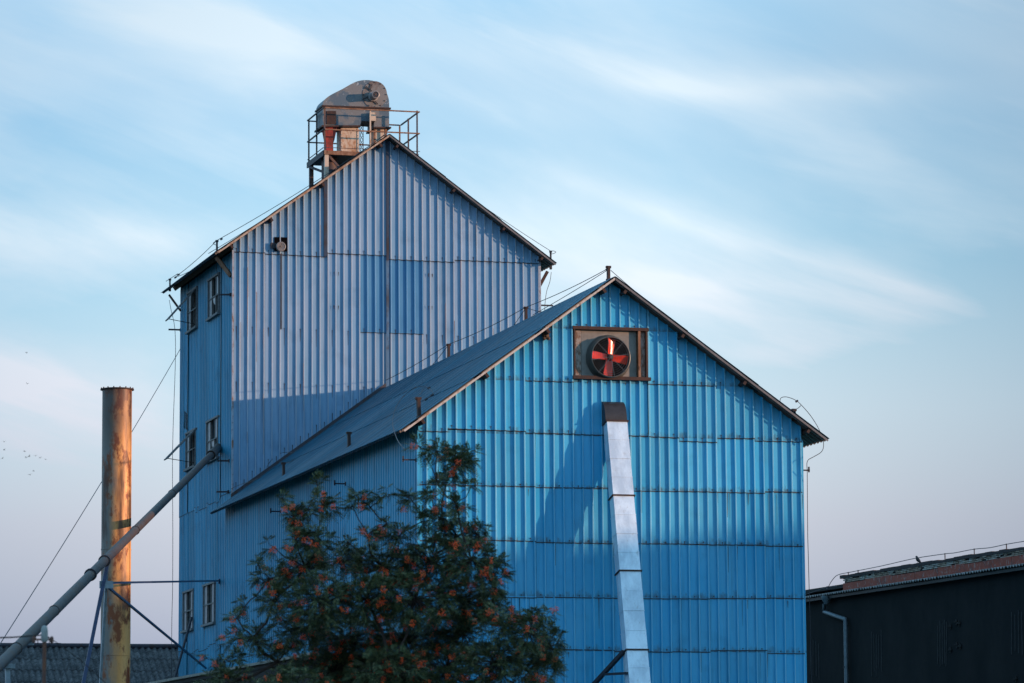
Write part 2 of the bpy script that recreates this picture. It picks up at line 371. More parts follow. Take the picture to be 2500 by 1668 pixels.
# side walls
def side_wall(parent, X0, y0, y1, zt, Nrm, mats, holes=(), rows=(), name='side_wall', seed=1):
    mb = MB(); r = random.Random(seed); O = V((X0,y0,0)); L = y1-y0
    us = sorted({0., L, *[h[0] for h in holes], *[h[1] for h in holes], *[L*k/5 for k in range(1,5)]})
    for a, b in zip(us[:-1], us[1:]):
        if b-a < .02: continue
        segs = [0.]; hs = sorted((h[2],h[3]) for h in holes if h[0] < (a+b)/2 < h[1])
        spans = []; z = 0.
        for h0, h1 in hs: spans.append((z,h0)); z = h1
        spans.append((z, zt))
        for z0, z1 in spans:
            zz = [z0]+[q+r.uniform(-.1,.1) for q in rows if z0+.4 < q < z1-.4]+[z1]
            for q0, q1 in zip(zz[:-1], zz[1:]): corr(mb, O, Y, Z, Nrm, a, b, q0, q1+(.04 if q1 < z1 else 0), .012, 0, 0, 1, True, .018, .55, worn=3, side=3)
    return mb.build(name, mats, parent)
bs = side_wall(barn, 0.0, .004, BL-.02, 12.2, -X, ['side','edge','screw','side_worn_lit'], rows=(2.5,5,7.5), seed=3)
side_wall(barn, 10.0, .004, BL-.02, 12.2, X, ['side','edge','screw','side_worn_lit'], rows=(2.5,5,7.5), seed=4)
# roof
def roof(parent, A, Lp, Rp, y0, y1, mat, rakemat, purl, ridge_sag=.0):
    r = None
    mb = MB()
    for P in (Lp, Rp):
        a = V((A.x, y0, A.z)); e = V((P.x, y0, P.z)); dn = (e-a); ln = dn.length; W = -dn.normalized()
        n = Y.cross(W).normalized(); n = n if n.z > 0 else -n
        nr = 3
        for k in range(nr):
            for q in range(4):
                u0, u1 = (y1-y0)*q/4, (y1-y0)*(q+1)/4
                if q: u0 = round(u0/PITCH)*PITCH
                if q < 3: u1 = round(u1/PITCH)*PITCH
                j = random.uniform(-.02,.02) if k else 0
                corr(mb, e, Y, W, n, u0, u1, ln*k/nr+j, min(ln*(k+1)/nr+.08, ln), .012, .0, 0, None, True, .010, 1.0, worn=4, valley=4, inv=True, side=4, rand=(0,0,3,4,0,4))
        corr(mb, e-n*.014, Y, W, n, 0, y1-y0, 0.01, ln, 0, 0, 1, None, False, .02, 1.0, jit=0, inv=True)
    r = mb.build('roof', [mat,'soffit','edge','roof_worn','roof_dirt_shade'], parent)
    c = MB(); nn = 12
    for i in range(nn):
        ya, yb = y0-.01+(y1-y0)*i/nn, y0-.01+(y1-y0)*(i+1)/nn
        za, zb = [A.z+.055-ridge_sag*4*t*(1-t)+(.01 if i%2 else 0) for t in (i/nn, (i+1)/nn)]
        for P in (Lp, Rp):
            d = (V((P.x,0,P.z))-V((A.x,0,A.z))).normalized()
            c.quad((A.x,ya,za), (A.x,yb,zb), V((A.x,yb,zb))+d*.28, V((A.x,ya,za))+d*.28)
    c.build('ridge_cap', 'ridge', r)
    for P in (Lp, Rp):
        t = MB(); d = (V((P.x,0,P.z))-V((A.x,0,A.z))); nrm = V((-d.z,0,d.x)).normalized(); nrm = nrm if nrm.z > 0 else -nrm
        p0 = V((A.x,y0-.012,A.z)); t.obox(p0-nrm*.03, d, nrm*.048, V((0,.01,0)))
        t.build('rake_trim', rakemat[0] if P is Lp else rakemat[1], r)
        for f in purl:
            b = MB(); c0 = V((A.x,y0+.02,A.z))+d*f-nrm*.085; dd = d.normalized()
            b.obox(c0-dd*.035-nrm*.07, dd*.07, nrm*.14, V((0,y1-y0-.04,0))); b.build('purlin', 'brown', r)
    return r
mb = None
M['paletrim'] = rusty('pale_trim', (.48,.45,.42), (.30,.18,.12), (.2,.12,.09), amount=.25, scale=4)
broof = roof(barn, pA, pL, pR, -RK, BL-.02, 'roofp', ('paletrim','soffit'), (.06,.33,.62,.92), .10)
# flashing where the roof meets the tower wall
mb = MB(); a = V((pA.x,BL-.07,pA.z+.06)); b = V((.15,BL-.07,rake(.15)+.06)); mb.obox(a, b-a, V((0,.05,0)), V((0,0,.13))); mb.build('wall_flashing', 'ridge', broof)
for x in (0.0, 10.0):
    mb = MB(); mb.box((x-.03 if x == 0 else x-.025, -.03, 0), (x+.025 if x == 0 else x+.03, .03, 12.05)); mb.build('corner_trim', 'barn', barn)

# iron stand-offs for the conductor
def bracket(parent, p, d, ln=.4, w=.035, hook=True):
    ln *= .75
    mb = MB(); p, d = V(p), V(d).normalized(); mb.bar(p, p+d*ln, w, w)
    if hook: mb.bar(p+d*(ln-.02)-Z*.05, p+d*(ln-.02)+Z*.09, w, w)
    mb.box(p-V((.04,.04,.05)), p+V((.04,.04,.05)))
    return mb.build('wire_bracket', 'darkiron', parent)
bracket(barn, onX(d4(1290,1125), 0.0), -X, .45); bracket(barn, onX(d4(700,1378), 0.0), -X, .45); bracket(barn, onX(d4(1935,908), 0.0), -X, .5)
bracket(barn, V((10.04,.4,onY(d6(985,1262),0.2).z)), X, .42)

# ================================================================== TOWER
TY = BL; TX0, TX1, TD = .2, 9.95, 8.4
tower = thing('mill_tower', 'tall faded blue corrugated metal mill tower behind the barn, gabled roof', 'building', (5,27.4,0))
tA = onY((951,331), TY-.42); tRr = onY((1357,646), TY-.42); tL0 = onY(c2(690,345), TY-.42)
sl = (tA.z-tRr.z)/(tRr.x-tA.x)
tL = V((tA.x-(tRr.x-tA.x)-.05, 0, tRr.z)); tR = V((tRr.x,0,tRr.z)); tA = V((tA.x,0,tA.z))
ttop = lambda u: rake(u+TX0, tA, tL, tR)-.035
TE = 20.1
zs = onY((940,632), TY).z; zp = onY(D(895,766), TY).z
mb = MB(); O = V((TX0,TY,0)); W_ = TX1-TX0
# full-length lower sheets, gable sheets, and the patch of newer sheets
pu0, pu1 = 4.0, 6.0
for a, b in ((0,1.0),(1.0,3.0),(3.0,pu0),(pu1,7.0),(7.0,8.0),(8.0,W_)):
    corr(mb, O, X, Z, N, a, b, 0, zs+.1+random.uniform(-.02,.02), .004, 0, 0, 1, True, worn=4)
corr(mb, O, X, Z, N, pu0, pu1, 0, zp+.08, .004, 0, 0, 1, True, worn=4)
corr(mb, O, X, Z, N, pu0, pu1, zp, zs+.1, .014, 0, 3, 1, True)
for a, b, j in ((0,1.0,.03),(1.0,2.9,0.0),(2.9,4.85,.09),(4.85,7.0,-.03),(7.0,W_,.02)):
    s_ = random.uniform(-.015,.0)
    corr(mb, O, X, Z, N, a, b, (lambda u: zs+j+s_*(u-a)), ttop, .022, .006, 0, 1, True, worn=4)
    for i in range(math.ceil(a/PITCH), int(b/PITCH), 2):
        if zs+j+.1 < ttop(i*PITCH)-.1: screw(mb, O, X, Z, N, i*PITCH+.11, zs+j+.12, random.uniform(.08,.22), .028, w=.02)
for i in range(0, 39, 2):
    u = i*PITCH+.11
    if not pu0 < u < pu1:
        screw(mb, O, X, Z, N, u, 17.75-.012*u, random.uniform(.2,.55), .008, w=.02)
    else: screw(mb, O, X, Z, N, u, zp+.12, .16, .022, w=.02)
    if 15.9 > rake(u+TX0) + .3 or u > 9.9: screw(mb, O, X, Z, N, u, 16.05-.012*u, random.uniform(.2,.5), .008, w=.02)
    if u < 4.6: screw(mb, O, X, Z, N, u, rake(u+TX0)+.42, .3, .008, w=.022)
    if u < 4.6: screw(mb, O, X, Z, N, u+.25, rake(u+TX0+.25)+.33, .28, .008, w=.022)
for p in ((.60,.15),(.70,.16)):
    pass
for px, py in (d2(1100,320), d2(1140,322), d2(1100,625), d2(1140,628), d3(570,427), d3(605,432), d3(568,740), d3(603,742)):
    q = onY((px,py), TY); screw(mb, O, X, Z, N, q.x-TX0, q.z, .1, .05, w=.03)
rq = random.Random(12)
for i in range(34):
    u = rq.randrange(39)*PITCH+rq.choice((.232,.238,.190)); z1 = rq.uniform(14.5,21.5); l = rq.uniform(.3,2.2)
    if z1 > ttop(u)-.2 or z1-l < rake(u+TX0)+.1 or pu0-.3 < u < pu1+.3: continue
    p = O+X*u+Z*z1+N*.060; w0 = rq.uniform(.008,.016)
    mb.add([p-X*w0/2, p+X*w0/2, p+X*w0*.3-Z*l, p-X*w0*.3-Z*l], [(3,2,1,0)], 5)
M['rustrun'] = rusty('rust_run', (.16,.10,.075), (.22,.09,.045), amount=.5, scale=9)
mb.build('front_wall', ['tower','edge','screw','tower_new','tower_worn','rustrun'], tower)
# windows of the side wall, surveyed on the plane x = TX0
wins = []
def wrect(cf, x0, x1, t0, t1, b0, b1):
    zt = (onX(cf(x0,t0),TX0).z+onX(cf(x1,t1),TX0).z)/2; zb = (onX(cf(x0,b0),TX0).z+onX(cf(x1,b1),TX0).z)/2
    yy = [onX(cf(x0,t0),TX0).y, onX(cf(x1,t1),TX0).y]; return [min(yy)-TY, max(yy)-TY, zb, zt]
for a in ((c2,355,455,780,715,1185,1110),(c2,575,690,640,570,1045,965),(c3,250,355,360,300,735,665),(c3,470,592,235,168,650,580),(d1,275,410,385,330,880,835),(d1,545,695,290,235,800,745)): wins.append(wrect(*a))
side_wall(tower, TX0, TY+.004, TY+TD, TE-.02, -X, ['side','edge','screw','side_worn_lit'], wins, rows=(8.2,12.6), seed=8)
side_wall(tower, TX1, TY+.004, TY+TD, TE-.02, X, ['side','edge','screw','side_worn_lit'], (), rows=(8.2,12.6), seed=9)
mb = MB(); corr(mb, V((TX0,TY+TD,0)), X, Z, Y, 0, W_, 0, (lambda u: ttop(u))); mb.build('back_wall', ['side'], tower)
troof = roof(tower, tA, tL, tR, TY-.42, TY+TD+.35, 'roofp', ('rusttrim','soffit'), (.06,.4,.7,.93))
mb = MB()
mb.box((TX0-.035,TY-.06,0), (TX0-.002,TY+.012,TE)); mb.box((TX0-.002,TY-.062,0), (TX0+.02,TY-.048,TE)); mb.build('corner_trim', 'cornertrim', tower)
mb = MB(); mb.box((TX1-.03,TY-.06,0), (TX1+.03,TY+.02,TE)); mb.build('corner_trim', 'cornertrim', tower)
# cover strips on the front
xs = onY(D(889,500), TY).x; mb = MB(); mb.box((xs-.05,TY-.075,zs-.05), (xs+.035,TY-.05,tA.z-.1)); mb.build('cover_strip', 'strip', tower)
mb = MB(); mb.box((xs-.055,TY-.072,15.0), (xs+.03,TY-.05,zs-.05)); mb.build('cover_strip', 'strip2', tower)
xs2 = onY(D(746,500), TY).x; mb = MB(); mb.box((xs2-.05,TY-.071,zs), (xs2+.05,TY-.05,ttop(xs2-TX0)-.02)); mb.build('cover_strip', 'strip', tower)
xs3 = onY(D(644,680), TY).x; z3 = onY(D(644,582), TY).z; mb = MB(); mb.box((xs3-.02,TY-.066,17.7), (xs3+.025,TY-.05,z3)); mb.build('drain_strip', 'screw', tower)
for (y0, y1, z0, z1), kind in zip(wins, ('flap','broken','flap','broken','gap','gap')):
    mb = MB(); a, b = TY+y0, TY+y1; x0 = TX0-.07; f = .055
    mb.box((x0,a,z0), (TX0+.03,a+f,z1)); mb.box((x0,b-f,z0), (TX0+.03,b,z1)); mb.box((x0-.01,a-.06,z1), (TX0+.03,b+.06,z1+.06)); mb.box((x0-.05,a-.07,z0-.07), (TX0+.03,b+.07,z0))
    th = (b-a)/3; zm = z0+(z1-z0)*.5
    for k in (1,2): mb.box((x0+.02,a+th*k-.018,z0), (TX0+.02,a+th*k+.018,z1))
    mb.box((x0+.022,a+f,zm-.018), (TX0+.018,b-f,zm+.018))
    w = mb.build('window', 'frame', tower)
    def pane(ya, yb, za, zb, poly=None):
        p = MB(); p.box((TX0-.02,ya,za), (TX0-.012,yb,zb)) if poly is None else p.prism(poly, (.008,0,0)); p.build('pane', 'glass', w)
    if kind == 'gap':
        pane(b-th+.018, b-f, z0, z1); pane(a+f, a+th-.018, z0, z1)
    elif kind == 'broken':
        pane(b-th+.018, b-f, z0, z1)
        pane(a+f, a+th-.018, zm, z1)
        xx = TX0-.02; pane(0,0,0,0,[(xx,a+th+.02,zm-.02),(xx,b-th-.02,zm-.02),(xx,b-th-.02,z0+.55),(xx,b-th-.16,z0+.42),(xx,a+th+.1,zm-.3)])
    else:
        pane(b-th+.018, b-f, z0, z1)
        s_ = MB(); hx = .85; top_ = V((TX0-.08,0,z1-.05)); bot = V((TX0-.08-hx,0,z1-.05-(z1-z0)*.80)); e = bot-top_
        ya, yb = a+.05, a+(b-a)*.40; nn = V((e.z,0,-e.x)).normalized()*.035
        for yy in (ya, yb-.06, (ya+yb)/2-.03): s_.obox(top_+V((0,yy,0)), e, V((0,.06,0)), nn)
        for k in (0,.5,.95): s_.obox(top_+e*k+V((0,ya+.001,0)), e*.05, V((0,yb-ya-.002,0)), nn*1.05)
        sh = s_.build('open_sash', 'frame', w)
        gp = MB(); gp.obox(top_+nn*.3+V((0,ya+.06,0)), e*.98, V((0,yb-ya-.12,0)), nn*.25); gp.build('pane', 'glass', w)
        st = MB(); st.tube([bot+V((.02,(ya+yb)/2,.05)), V((TX0-.03,(ya+yb)/2,z0+.1))], .012, 5); st.build('stay', 'darkiron', w)
# dark torn slot in the sheet
q0 = onX(c3(240,130),TX0); q1 = onX(c3(240,310),TX0)
mb = MB(); mb.prism([(TX0-.03,q0.y-.35,q0.z-.05),(TX0-.03,q0.y+.2,q0.z+.1),(TX0-.03,q0.y+.3,q0.z-.4),(TX0-.03,q0.y+.25,q1.z+.1),(TX0-.03,q0.y-.25,q1.z)], (.006,0,0)); mb.build('torn_slot', 'black', tower)
for p, d in ((c2(800,782), None), (c3(700,632), None), (c3(690,962), None)):
    bracket(tower, onX(p, TX0-.02), V((-1,.25,0)), .5, .05, False)
bracket(tower, V((TX0,TY+TD-.15,onX(c2(270,1157),TX0).z)), V((-1,0,0)), .55, .05, False)
bracket(tower, V((TX1+.03,TY+.2,onY(d3(1640,718),TY).z)), X, .62, .045, False)
# struts under the eaves
def strut(p, q, m='brown', w=.07): 
    mb = MB(); mb.bar(p, q, w, w*1.3); return mb.build('eave_strut', m, tower)
strut(onX(c2(648,385),tL.x+.15), onX(c2(800,585),TX0-.03), 'railrust', .09)
strut(onX(c2(143,785),tL.x+.12), onX(c2(266,955),TX0-.12), 'brown', .045)
strut(V((tR.x-.12,TY+.1,onY(d3(1740,400),TY).z)), V((TX1+.02,TY+.1,onY(d3(1625,545),TY).z)))

# ================================================================== EXHAUST FAN in the barn gable
P4 = lambda x, y, yy=0.0: onY(c4(x,y), yy)
fan = thing('exhaust_fan', 'large square exhaust fan with four red blades high in the barn gable', 'fan', (4.97,0,14.0))
mb = MB(); a, b = P4(265,905), P4(1090,1425)
x0, x1, z0, z1 = fanL, fanR, fz0, fz1
mb.box((x0-.03,-.10,z1-.06), (x1+.02,.08,z1+.02)); mb.build('lintel_rail', 'brown', fan)
mb = MB(); mb.box((x0-.04,-.13,z0-.03), (x1+.06,.08,z0+.055)); mb.build('sill_rail', 'brown', fan)
mb = MB(); mb.box((x1-.05,-.08,z0+.055), (x1,.07,z1-.06)); mb.build('side_rail', 'brown', fan)
mb = MB(); mb.box((x0,-.08,z0+.055), (x0+.035,.07,z1-.06)); mb.build('side_rail', 'brown', fan)
xa, xb = x0+.22, x1-.27
mb = MB(); mb.box((x0+.035,.02,z0+.055), (xa-.012,.05,z1-.06)); mb.build('side_panel', 'galv', fan)
mb = MB(); mb.box((xb+.09,.02,z0+.055), (x1-.05,.05,z1-.06)); mb.build('side_panel', 'galv', fan)
mb = MB(); mb.box((xb+.015,-.09,z0+.055), (xb+.075,.05,z1-.06)); mb.build('post', 'railrust', fan)
fc = P4(700,1160,-.22); R1, R0 = .505, .62
mb = MB(); mb.box((xa,.03,z0+.055), (xb,.06,z1-.06)); mb.build('back_plate', 'fanplate', fan)
bc = V((fc.x-.0, .03, fc.z))
R0 = min(R0, (z1-z0)/2-.06)
mb = MB(); mb.ring(bc, -Y, [(0,R0),(.03,R0),(.06,R0-.03),(.11,R1+.03),(.245,R1+.005),(.252,R1-.012),(.24,R1-.02),(.08,R1-.02)], 48); o = mb.build('shroud', 'shroud', fan); smooth_by_angle(o, 50)
mb = MB(); n = 40; c = bc-Y*.07; mb.add([c]+[c+V((math.cos(2*math.pi*k/n),0,math.sin(2*math.pi*k/n)))*(R1-.015) for k in range(n)], [(0,1+k,1+(k+1)%n) for k in range(n)]); mb.build('dark_throat', 'black', fan)
for ang in (83, 173, 262, 352):
    t_ = math.radians(ang); rd = V((math.cos(t_),0,math.sin(t_))); tg = V((-math.sin(t_),0,math.cos(t_)))
    mb = MB(); vs = []; K = 8
    for i in range(K+1):
        r = .07+(R1-.11)*i/K; hw = .085+.03*i/K; tw = math.radians(30-8*i/K)
        for s in (-1,-.33,.33,1):
            p = fc+Y*.085+rd*r+(tg*math.cos(tw)-Y*math.sin(tw))*hw*s + Y*(.018*(1-s*s)); vs.append(p)
    fs = [(i*4+j, i*4+j+1, i*4+j+5, i*4+j+4) for i in range(K) for j in range(3)]
    m_ = len(vs); mb.add(vs+[v+Y*.008 for v in vs], fs+[tuple(k+m_ for k in f[::-1]) for f in fs]); o = mb.build('blade', 'blade', fan); smooth_by_angle(o, 60)
mb = MB(); mb.ring(fc+Y*.15, -Y, [(0,.0),(0,.085),(.11,.08),(.14,.04),(.14,0)], 20); o = mb.build('hub', 'brown', fan); smooth_by_angle(o)
mb = MB()
for k in range(1, 9):
    r = R1*(.16+.84*k/8)-.008; mb.tube([fc+V((math.cos(2*math.pi*i/40)*r, 0, math.sin(2*math.pi*i/40)*r)) for i in range(41)], .0032, 5)
for a_ in (10, 50, 100, 135):
    d = V((math.cos(math.radians(a_)),0,math.sin(math.radians(a_)))); mb.tube([fc-d*(R1+.02)-Y*.006, fc+d*(R1+.02)-Y*.006], .0065, 5)
mb.build('guard', 'guard', fan)
# ---- small fan on the tower
vc = onY(c2(1333,270), TY-.2); vb = onY(c2(1325,250), TY)
vent = thing('wall_vent', 'small grey round motor vent in a black square opening on the tower gable', 'vent', tuple(vb))
mb = MB(); mb.box((vb.x-.20,TY-.066,vb.z-.21), (vb.x+.20,TY-.05,vb.z+.22)); mb.build('dark_opening', 'black', vent)
mb = MB(); mb.ring((vc.x,TY-.06,vc.z), -Y, [(0,.13),(.08,.135),(.10,.15),(.14,.15),(.15,.135),(.135,.05),(.13,0)], 28); o = mb.build('motor_housing', 'motor', vent); smooth_by_angle(o)
mb = MB()
for k in (1,2,3,4): mb.tube([V((vc.x+math.cos(i*math.pi/12)*.03*k, TY-.213, vc.z+math.sin(i*math.pi/12)*.03*k)) for i in range(25)], .004, 4)
mb.ring((vc.x,TY-.205,vc.z), -Y, [(0,.02),(.02,.02),(.02,0)], 10); mb.build('grille', 'galv', vent)
mb = MB(); mb.box((vc.x-.30,TY-.12,vc.z-.05), (vc.x-.13,TY-.06,vc.z+.12)); mb.build('terminal_box', 'darkiron', vent)

# ================================================================== SILVER DUCT
dx = onY(c5(258,150), -.22).x; T0 = onY(c5(262,200), -.22); wd = .53; dd_ = .34
bot = onX(c5(382,1568), dx); ax = (bot-T0).normalized(); L = (0.4-T0.z)/ax.z
duct = thing('air_duct', 'long silver sheet metal duct sloping down the barn front from under the fan', 'duct', (dx, T0.y+ax.y*L, 0))
nf = V((0,ax.z,-ax.y)); nf = nf if nf.y < 0 else -nf
fl = [0]+[(onX(c5(x,y), dx)-T0).length for x, y in ((296,590),(325,993),(367,1403))]
fl += [fl[-1]+4.0, L]
for k in range(len(fl)-1):
    mb = MB(); a, b = fl[k], fl[k+1]; n = max(3, int((b-a)/.43)); k0 = .5*wd
    for i in range(1, n):
        s0 = a+(b-a)*i/n; mb.obox(T0+ax*s0-X*(k0+.010)-nf*(dd_/2+.010), X*(wd+.02), nf*(dd_+.02), ax*.016)
    for i in range(n):   # folded sheet lengths, each a hair wider than the next
        s0, s1 = a+(b-a)*i/n, a+(b-a)*(i+1)/n; e = .004*(i%2)
        mb.obox(T0+ax*s0-X*(k0+e)-nf*(dd_/2+e), X*(wd+2*e), nf*(dd_+2*e), ax*(s1-s0-.001))
    o = mb.build('section', 'duct', duct)
    if k:
        mb = MB(); mb.obox(T0+ax*(a-.017)-X*(k0+.03)-nf*(dd_/2+.03), X*(wd+.06), nf*(dd_+.06), ax*.034); mb.build('flange', 'brown', duct)
# dark elbow into the wall
mb = MB(); pr = []; zc = T0.z+.05; A_ = V((0,T0.y,T0.z))
ztop = onY(c5(250,88), -.05).z; hgt = ztop-T0.z
out = [A_+nf*(dd_/2+.012)-ax*0.0]
for i in range(9):
    th = math.pi/2*i/8; out.append(V((0, -.02-(.36)*math.cos(th)*1.0, T0.z+.03+(hgt-.03)*math.sin(th)*1.0)))
out.append(V((0,-.02,T0.z-.02)) + V((0,0,.0))); out.append(A_-nf*(dd_/2+.012))
mb.prism([V((dx-wd/2-.015,p.y,p.z)) for p in out], X*(wd+.03)); o = mb.build('elbow', 'ductdark', duct); smooth_by_angle(o, 25)
mb = MB(); mb.obox(T0-ax*.01-X*(wd/2+.03)-nf*(dd_/2+.03), X*(wd+.06), nf*(dd_+.06), ax*.04); mb.build('flange', 'brown', duct)
mb = MB(); pt = T0+ax*fl[3]-X*(wd/2+.03); pw = V((onY(c5(90,1640),-.02).x, -.02, onY(c5(90,1640),-.02).z)); mb.bar(pt, pw, .09, .09)
m1 = pt.lerp(pw, .5); e1 = T0+ax*(fl[3]+1.1); mb.bar(m1, V((dx-wd/2-.02, e1.y, m1.z-.02)), .06, .06); mb.build('brace', 'darkiron', duct)

# ================================================================== ELEVATOR HEAD AND PLATFORM on the tower roof
PY, PB = 28.6, 30.9
zd = onY(c1(380,1095), PY).z
H = lambda x, y, yy: onY(c1(x,y), yy)
plat = thing('service_platform', 'rusty railed iron platform perched on the tower ridge', 'platform', (5,29.7,zd))
fl_, fr_ = H(380,1090,PY), H(1560,1110,PY)
X0, X1 = fl_.x, fr_.x
mb = MB()
mb.box((X0,PY,zd-.06), (X1,PB,zd)); mb.build('deck', 'darkiron', plat)
mb = MB(); mb.box((X0-.03,PY-.07,zd-.11), (X1,PY-.002,zd+.02)); mb.build('edge_beam', 'railrust', plat)
mb = MB(); mb.box((X0-.05,PY,zd-.14), (X0-.002,PB+.1,zd+.04)); mb.build('edge_beam', 'darkiron', plat)
mb = MB(); mb.box((X1+.002,PY,zd-.14), (X1+.05,PB+.1,zd+.04)); mb.build('edge_beam', 'darkiron', plat)
ht = H(365,540,PY).z-zd; hm = ht*.5
pw_ = .045
posts = [(X0,PY),(X0,(PY+PB)/2),(X0,PB),(X1,PY),(X1,(PY+PB)/2),(X1,PB),(H(962,800,PY).x,PY),((X0+X1)/2,PB)]
for px, py in posts:
    mb = MB(); mb.bar((px,py,zd-.1), (px,py,zd+ht+(.05 if px==X1 and py==PY else 0)), pw_); mb.build('railing_post', 'cream' if abs(px-posts[6][0])<.01 else 'rail', plat)
for z in (ht, hm, .12):
    m_ = 'railrust' if z > .2 else 'rail'
    for a, b, mm in (((X0,PY),(X1+.08,PY),m_), ((X0,PB),(X1,PB),'rail'), ((X0,PY),(X0,PB),'rail'), ((X1,PY),(X1,PB),'rail')):
        if z < .2 and mm == 'rail' and a[0] != X0: continue
        mb = MB(); o_ = pw_*.5+.022; w = .04 if z > .2 else .02
        ny = -o_ if a[1] == b[1] == PY else (o_ if a[1] == b[1] else 0); nx = (-o_ if a[0] == X0 else o_) if a[0] == b[0] else 0
        mb.bar((a[0]+nx,a[1]+ny,zd+z), (b[0]+nx,b[1]+ny,zd+z), w); mb.build('rail', mm, plat)
# legs and diagonal braces down to the roof
rz = lambda x: rake(x, tA, tL, tR)
for px, py, m_ in ((X0+.06,PY+.03,'cream'),(X0+.06,PB-.1,'rail'),(X0+1.0,PB-.1,'rail')):
    mb = MB(); mb.bar((px,py,rz(px)-.05), (px,py,zd-.06), .13); mb.build('leg', m_, plat)
mb = MB(); mb.bar((X0-.03,PB-.2,zd-.14), (X0+.35,PY+.6,rz(X0+.35)+.1), .07); mb.bar((X0+.12,PY+.05,zd-.1), (X0+.55,PY+.05,rz(X0+.55)+.05), .07); mb.build('diagonal_brace', 'rail', plat)
# head
HY, HD = 29.15, .95
head = thing('elevator_head', 'weathered grey bucket elevator head with rounded hood above the platform', 'machine', (5,29.6,zd))
hood = [(352,528),(357,482),(385,432),(455,378),(600,303),(770,212),(905,186),(1035,210),(1140,298),(1194,415),(1205,545)]
mb = MB(); mb.prism(spline([H(x,y,HY) for x, y in hood], 6), (0,HD,0)); o = mb.build('hood', 'head', head); smooth_by_angle(o, 30)
mb = MB(); mb.prism([H(x,y,HY+.02) for x, y in ((356,530),(1203,562),(1203,795),(1010,795),(1010,720),(850,705),(828,775),(356,775))], (0,HD-.04,0)); mb.build('casing', 'head', head)
mb = MB()
for a, b in (((340,520),(1222,552)), ((335,778),(830,778)), ((1000,797),(1225,797))):
    p, q = H(*a,HY), H(*b,HY); mb.obox(p-Y*.05-Z*.02, q-p, Y*(HD+.1), Z*.05)
mb.build('flange', 'brown', head)
dc = H(1030,372,HY-.02); rd_ = .85*.5
mb = MB()
mb.prism([H(1018+158*math.cos(t), 372+172*math.sin(t), HY-.015) for t in [2*math.pi*i/36 for i in range(36)]], (0,.013,0)); mb.build('round_cover', 'disc', head)
for i in range(12):
    t_ = 2*math.pi*i/12; p = H(1018+146*math.cos(t_), 372+158*math.sin(t_), HY-.02); mb = MB(); mb.box(p-V((.015,.02,.015)), p+V((.015,.006,.015))); mb.build('cover_bolt', 'darkiron', head)
for a, b in (((905,265),(985,330)), ((985,235),(960,310)), ((860,430),(950,390)), ((1020,455),(1060,495))):
    mb = MB(); mb.bar(H(*a,HY-.05), H(*b,HY-.05), .025); mb.build('motor_stay', 'darkiron', head)
mc = H(1000,395,HY); mt = H(1030,372,HY-.42)
mb = MB(); mb.ring((mt.x,HY-.02,mt.z), -Y, [(0,.16),(.08,.16),(.09,.125),(.32,.125),(.34,.13),(.42,.13),(.43,.10),(.40,.09),(.40,0)], 26); o = mb.build('motor', 'motor', head); smooth_by_angle(o)
mb = MB(); mb.ring((mt.x,HY-.425,mt.z), -Y, [(0,.085),(.006,.085),(.006,0)], 20, 0); mb.ring((mt.x,HY-.432,mt.z), -Y, [(0,.022),(.012,.02),(.012,0)], 10, 1); mb.build('motor_fan_cover', ['darkiron','galv'], head)
mb = MB(); mb.prism([H(x,y,HY-.02) for x, y in ((405,580),(525,580),(525,748),(405,748))], (0,.038,0)); mb.build('inspection_hatch', 'brown', head)
# red spout: square funnel
def loft(mb, secs, mat=0):
    vs = []
    for (x0, x1, y0, y1, z) in secs: vs += [V((x0,y0,z)), V((x1,y0,z)), V((x1,y1,z)), V((x0,y1,z))]
    fs = [(3,2,1,0)]
    for i in range(len(secs)-1):
        for k in range(4): fs.append((i*4+k, i*4+(k+1)%4, i*4+4+(k+1)%4, i*4+4+k))
    n = (len(secs)-1)*4; fs.append((n,n+1,n+2,n+3)); mb.add(vs, fs, mat)
mb = MB(); secs = []
for xl, xr, y in ((403,492,1080),(400,488,990),(395,505,945),(385,525,850),(380,535,800),(380,535,778)):
    a, b = H(xl,y,HY+.05), H(xr,y,HY+.05); w = b.x-a.x; secs.append((a.x, b.x, HY+.05, HY+.05+w, a.z))
secs[0] = (*secs[0][:4], zd+.003); loft(mb, secs); mb.build('red_spout', 'redspout', head)
for xl, xr in ((592,812),(1008,1168)):
    a, b = H(xl,800,HY+.1), H(xr,800,HY+.1); mb = MB(); zb = zd+.004 if xl < 900 else zd+.005
    mb.box((a.x,HY+.1,zb), (b.x,HY+.75,H(xl,790,HY+.1).z)); tr = mb.build('trunk', 'cream', head)
    mb = MB()
    for x in (a.x, b.x-.04): mb.box((x-.012,HY+.085,zb), (x+.052,HY+.098,a.z)); 
    for k in range(6):
        for x in (a.x+.02, b.x-.02): zz = zb+.15+k*(a.z-zb-.25)/5; mb.box((x-.012,HY+.072,zz), (x+.012,HY+.084,zz+.02))
    mb.build('trunk_flange', 'railrust' if xl > 900 else 'cream', tr)
mb = MB(); a = H(960,600,HY-.1); b = H(1030,710,HY-.1); mb.box((a.x,HY-.14,b.z), (b.x,HY+.018,a.z)); mb.build('gearbox', 'cream', head)
mb = MB(); p = H(565,850,HY+.7); mb.box((p.x-.06,HY+.6,zd+.003), (p.x+.06,HY+.8,H(565,790,HY+.7).z)); mb.build('support_post', 'rail', head)
mb = MB(); p = H(850,1000,HY+.6)
for k in range(9):
    for s in (-1,1): mb.bar((p.x-.05*s,HY+.6+.004*s,zd+.004+.16*k), (p.x+.05*s,HY+.6+.004*s,zd+.004+.16*(k+1)), .014)
for s in (-1,1): mb.bar((p.x+.055*s,HY+.6,zd+.003), (p.x+.055*s,HY+.6,zd+1.45), .02)
mb.build('lattice_post', 'rail', head)
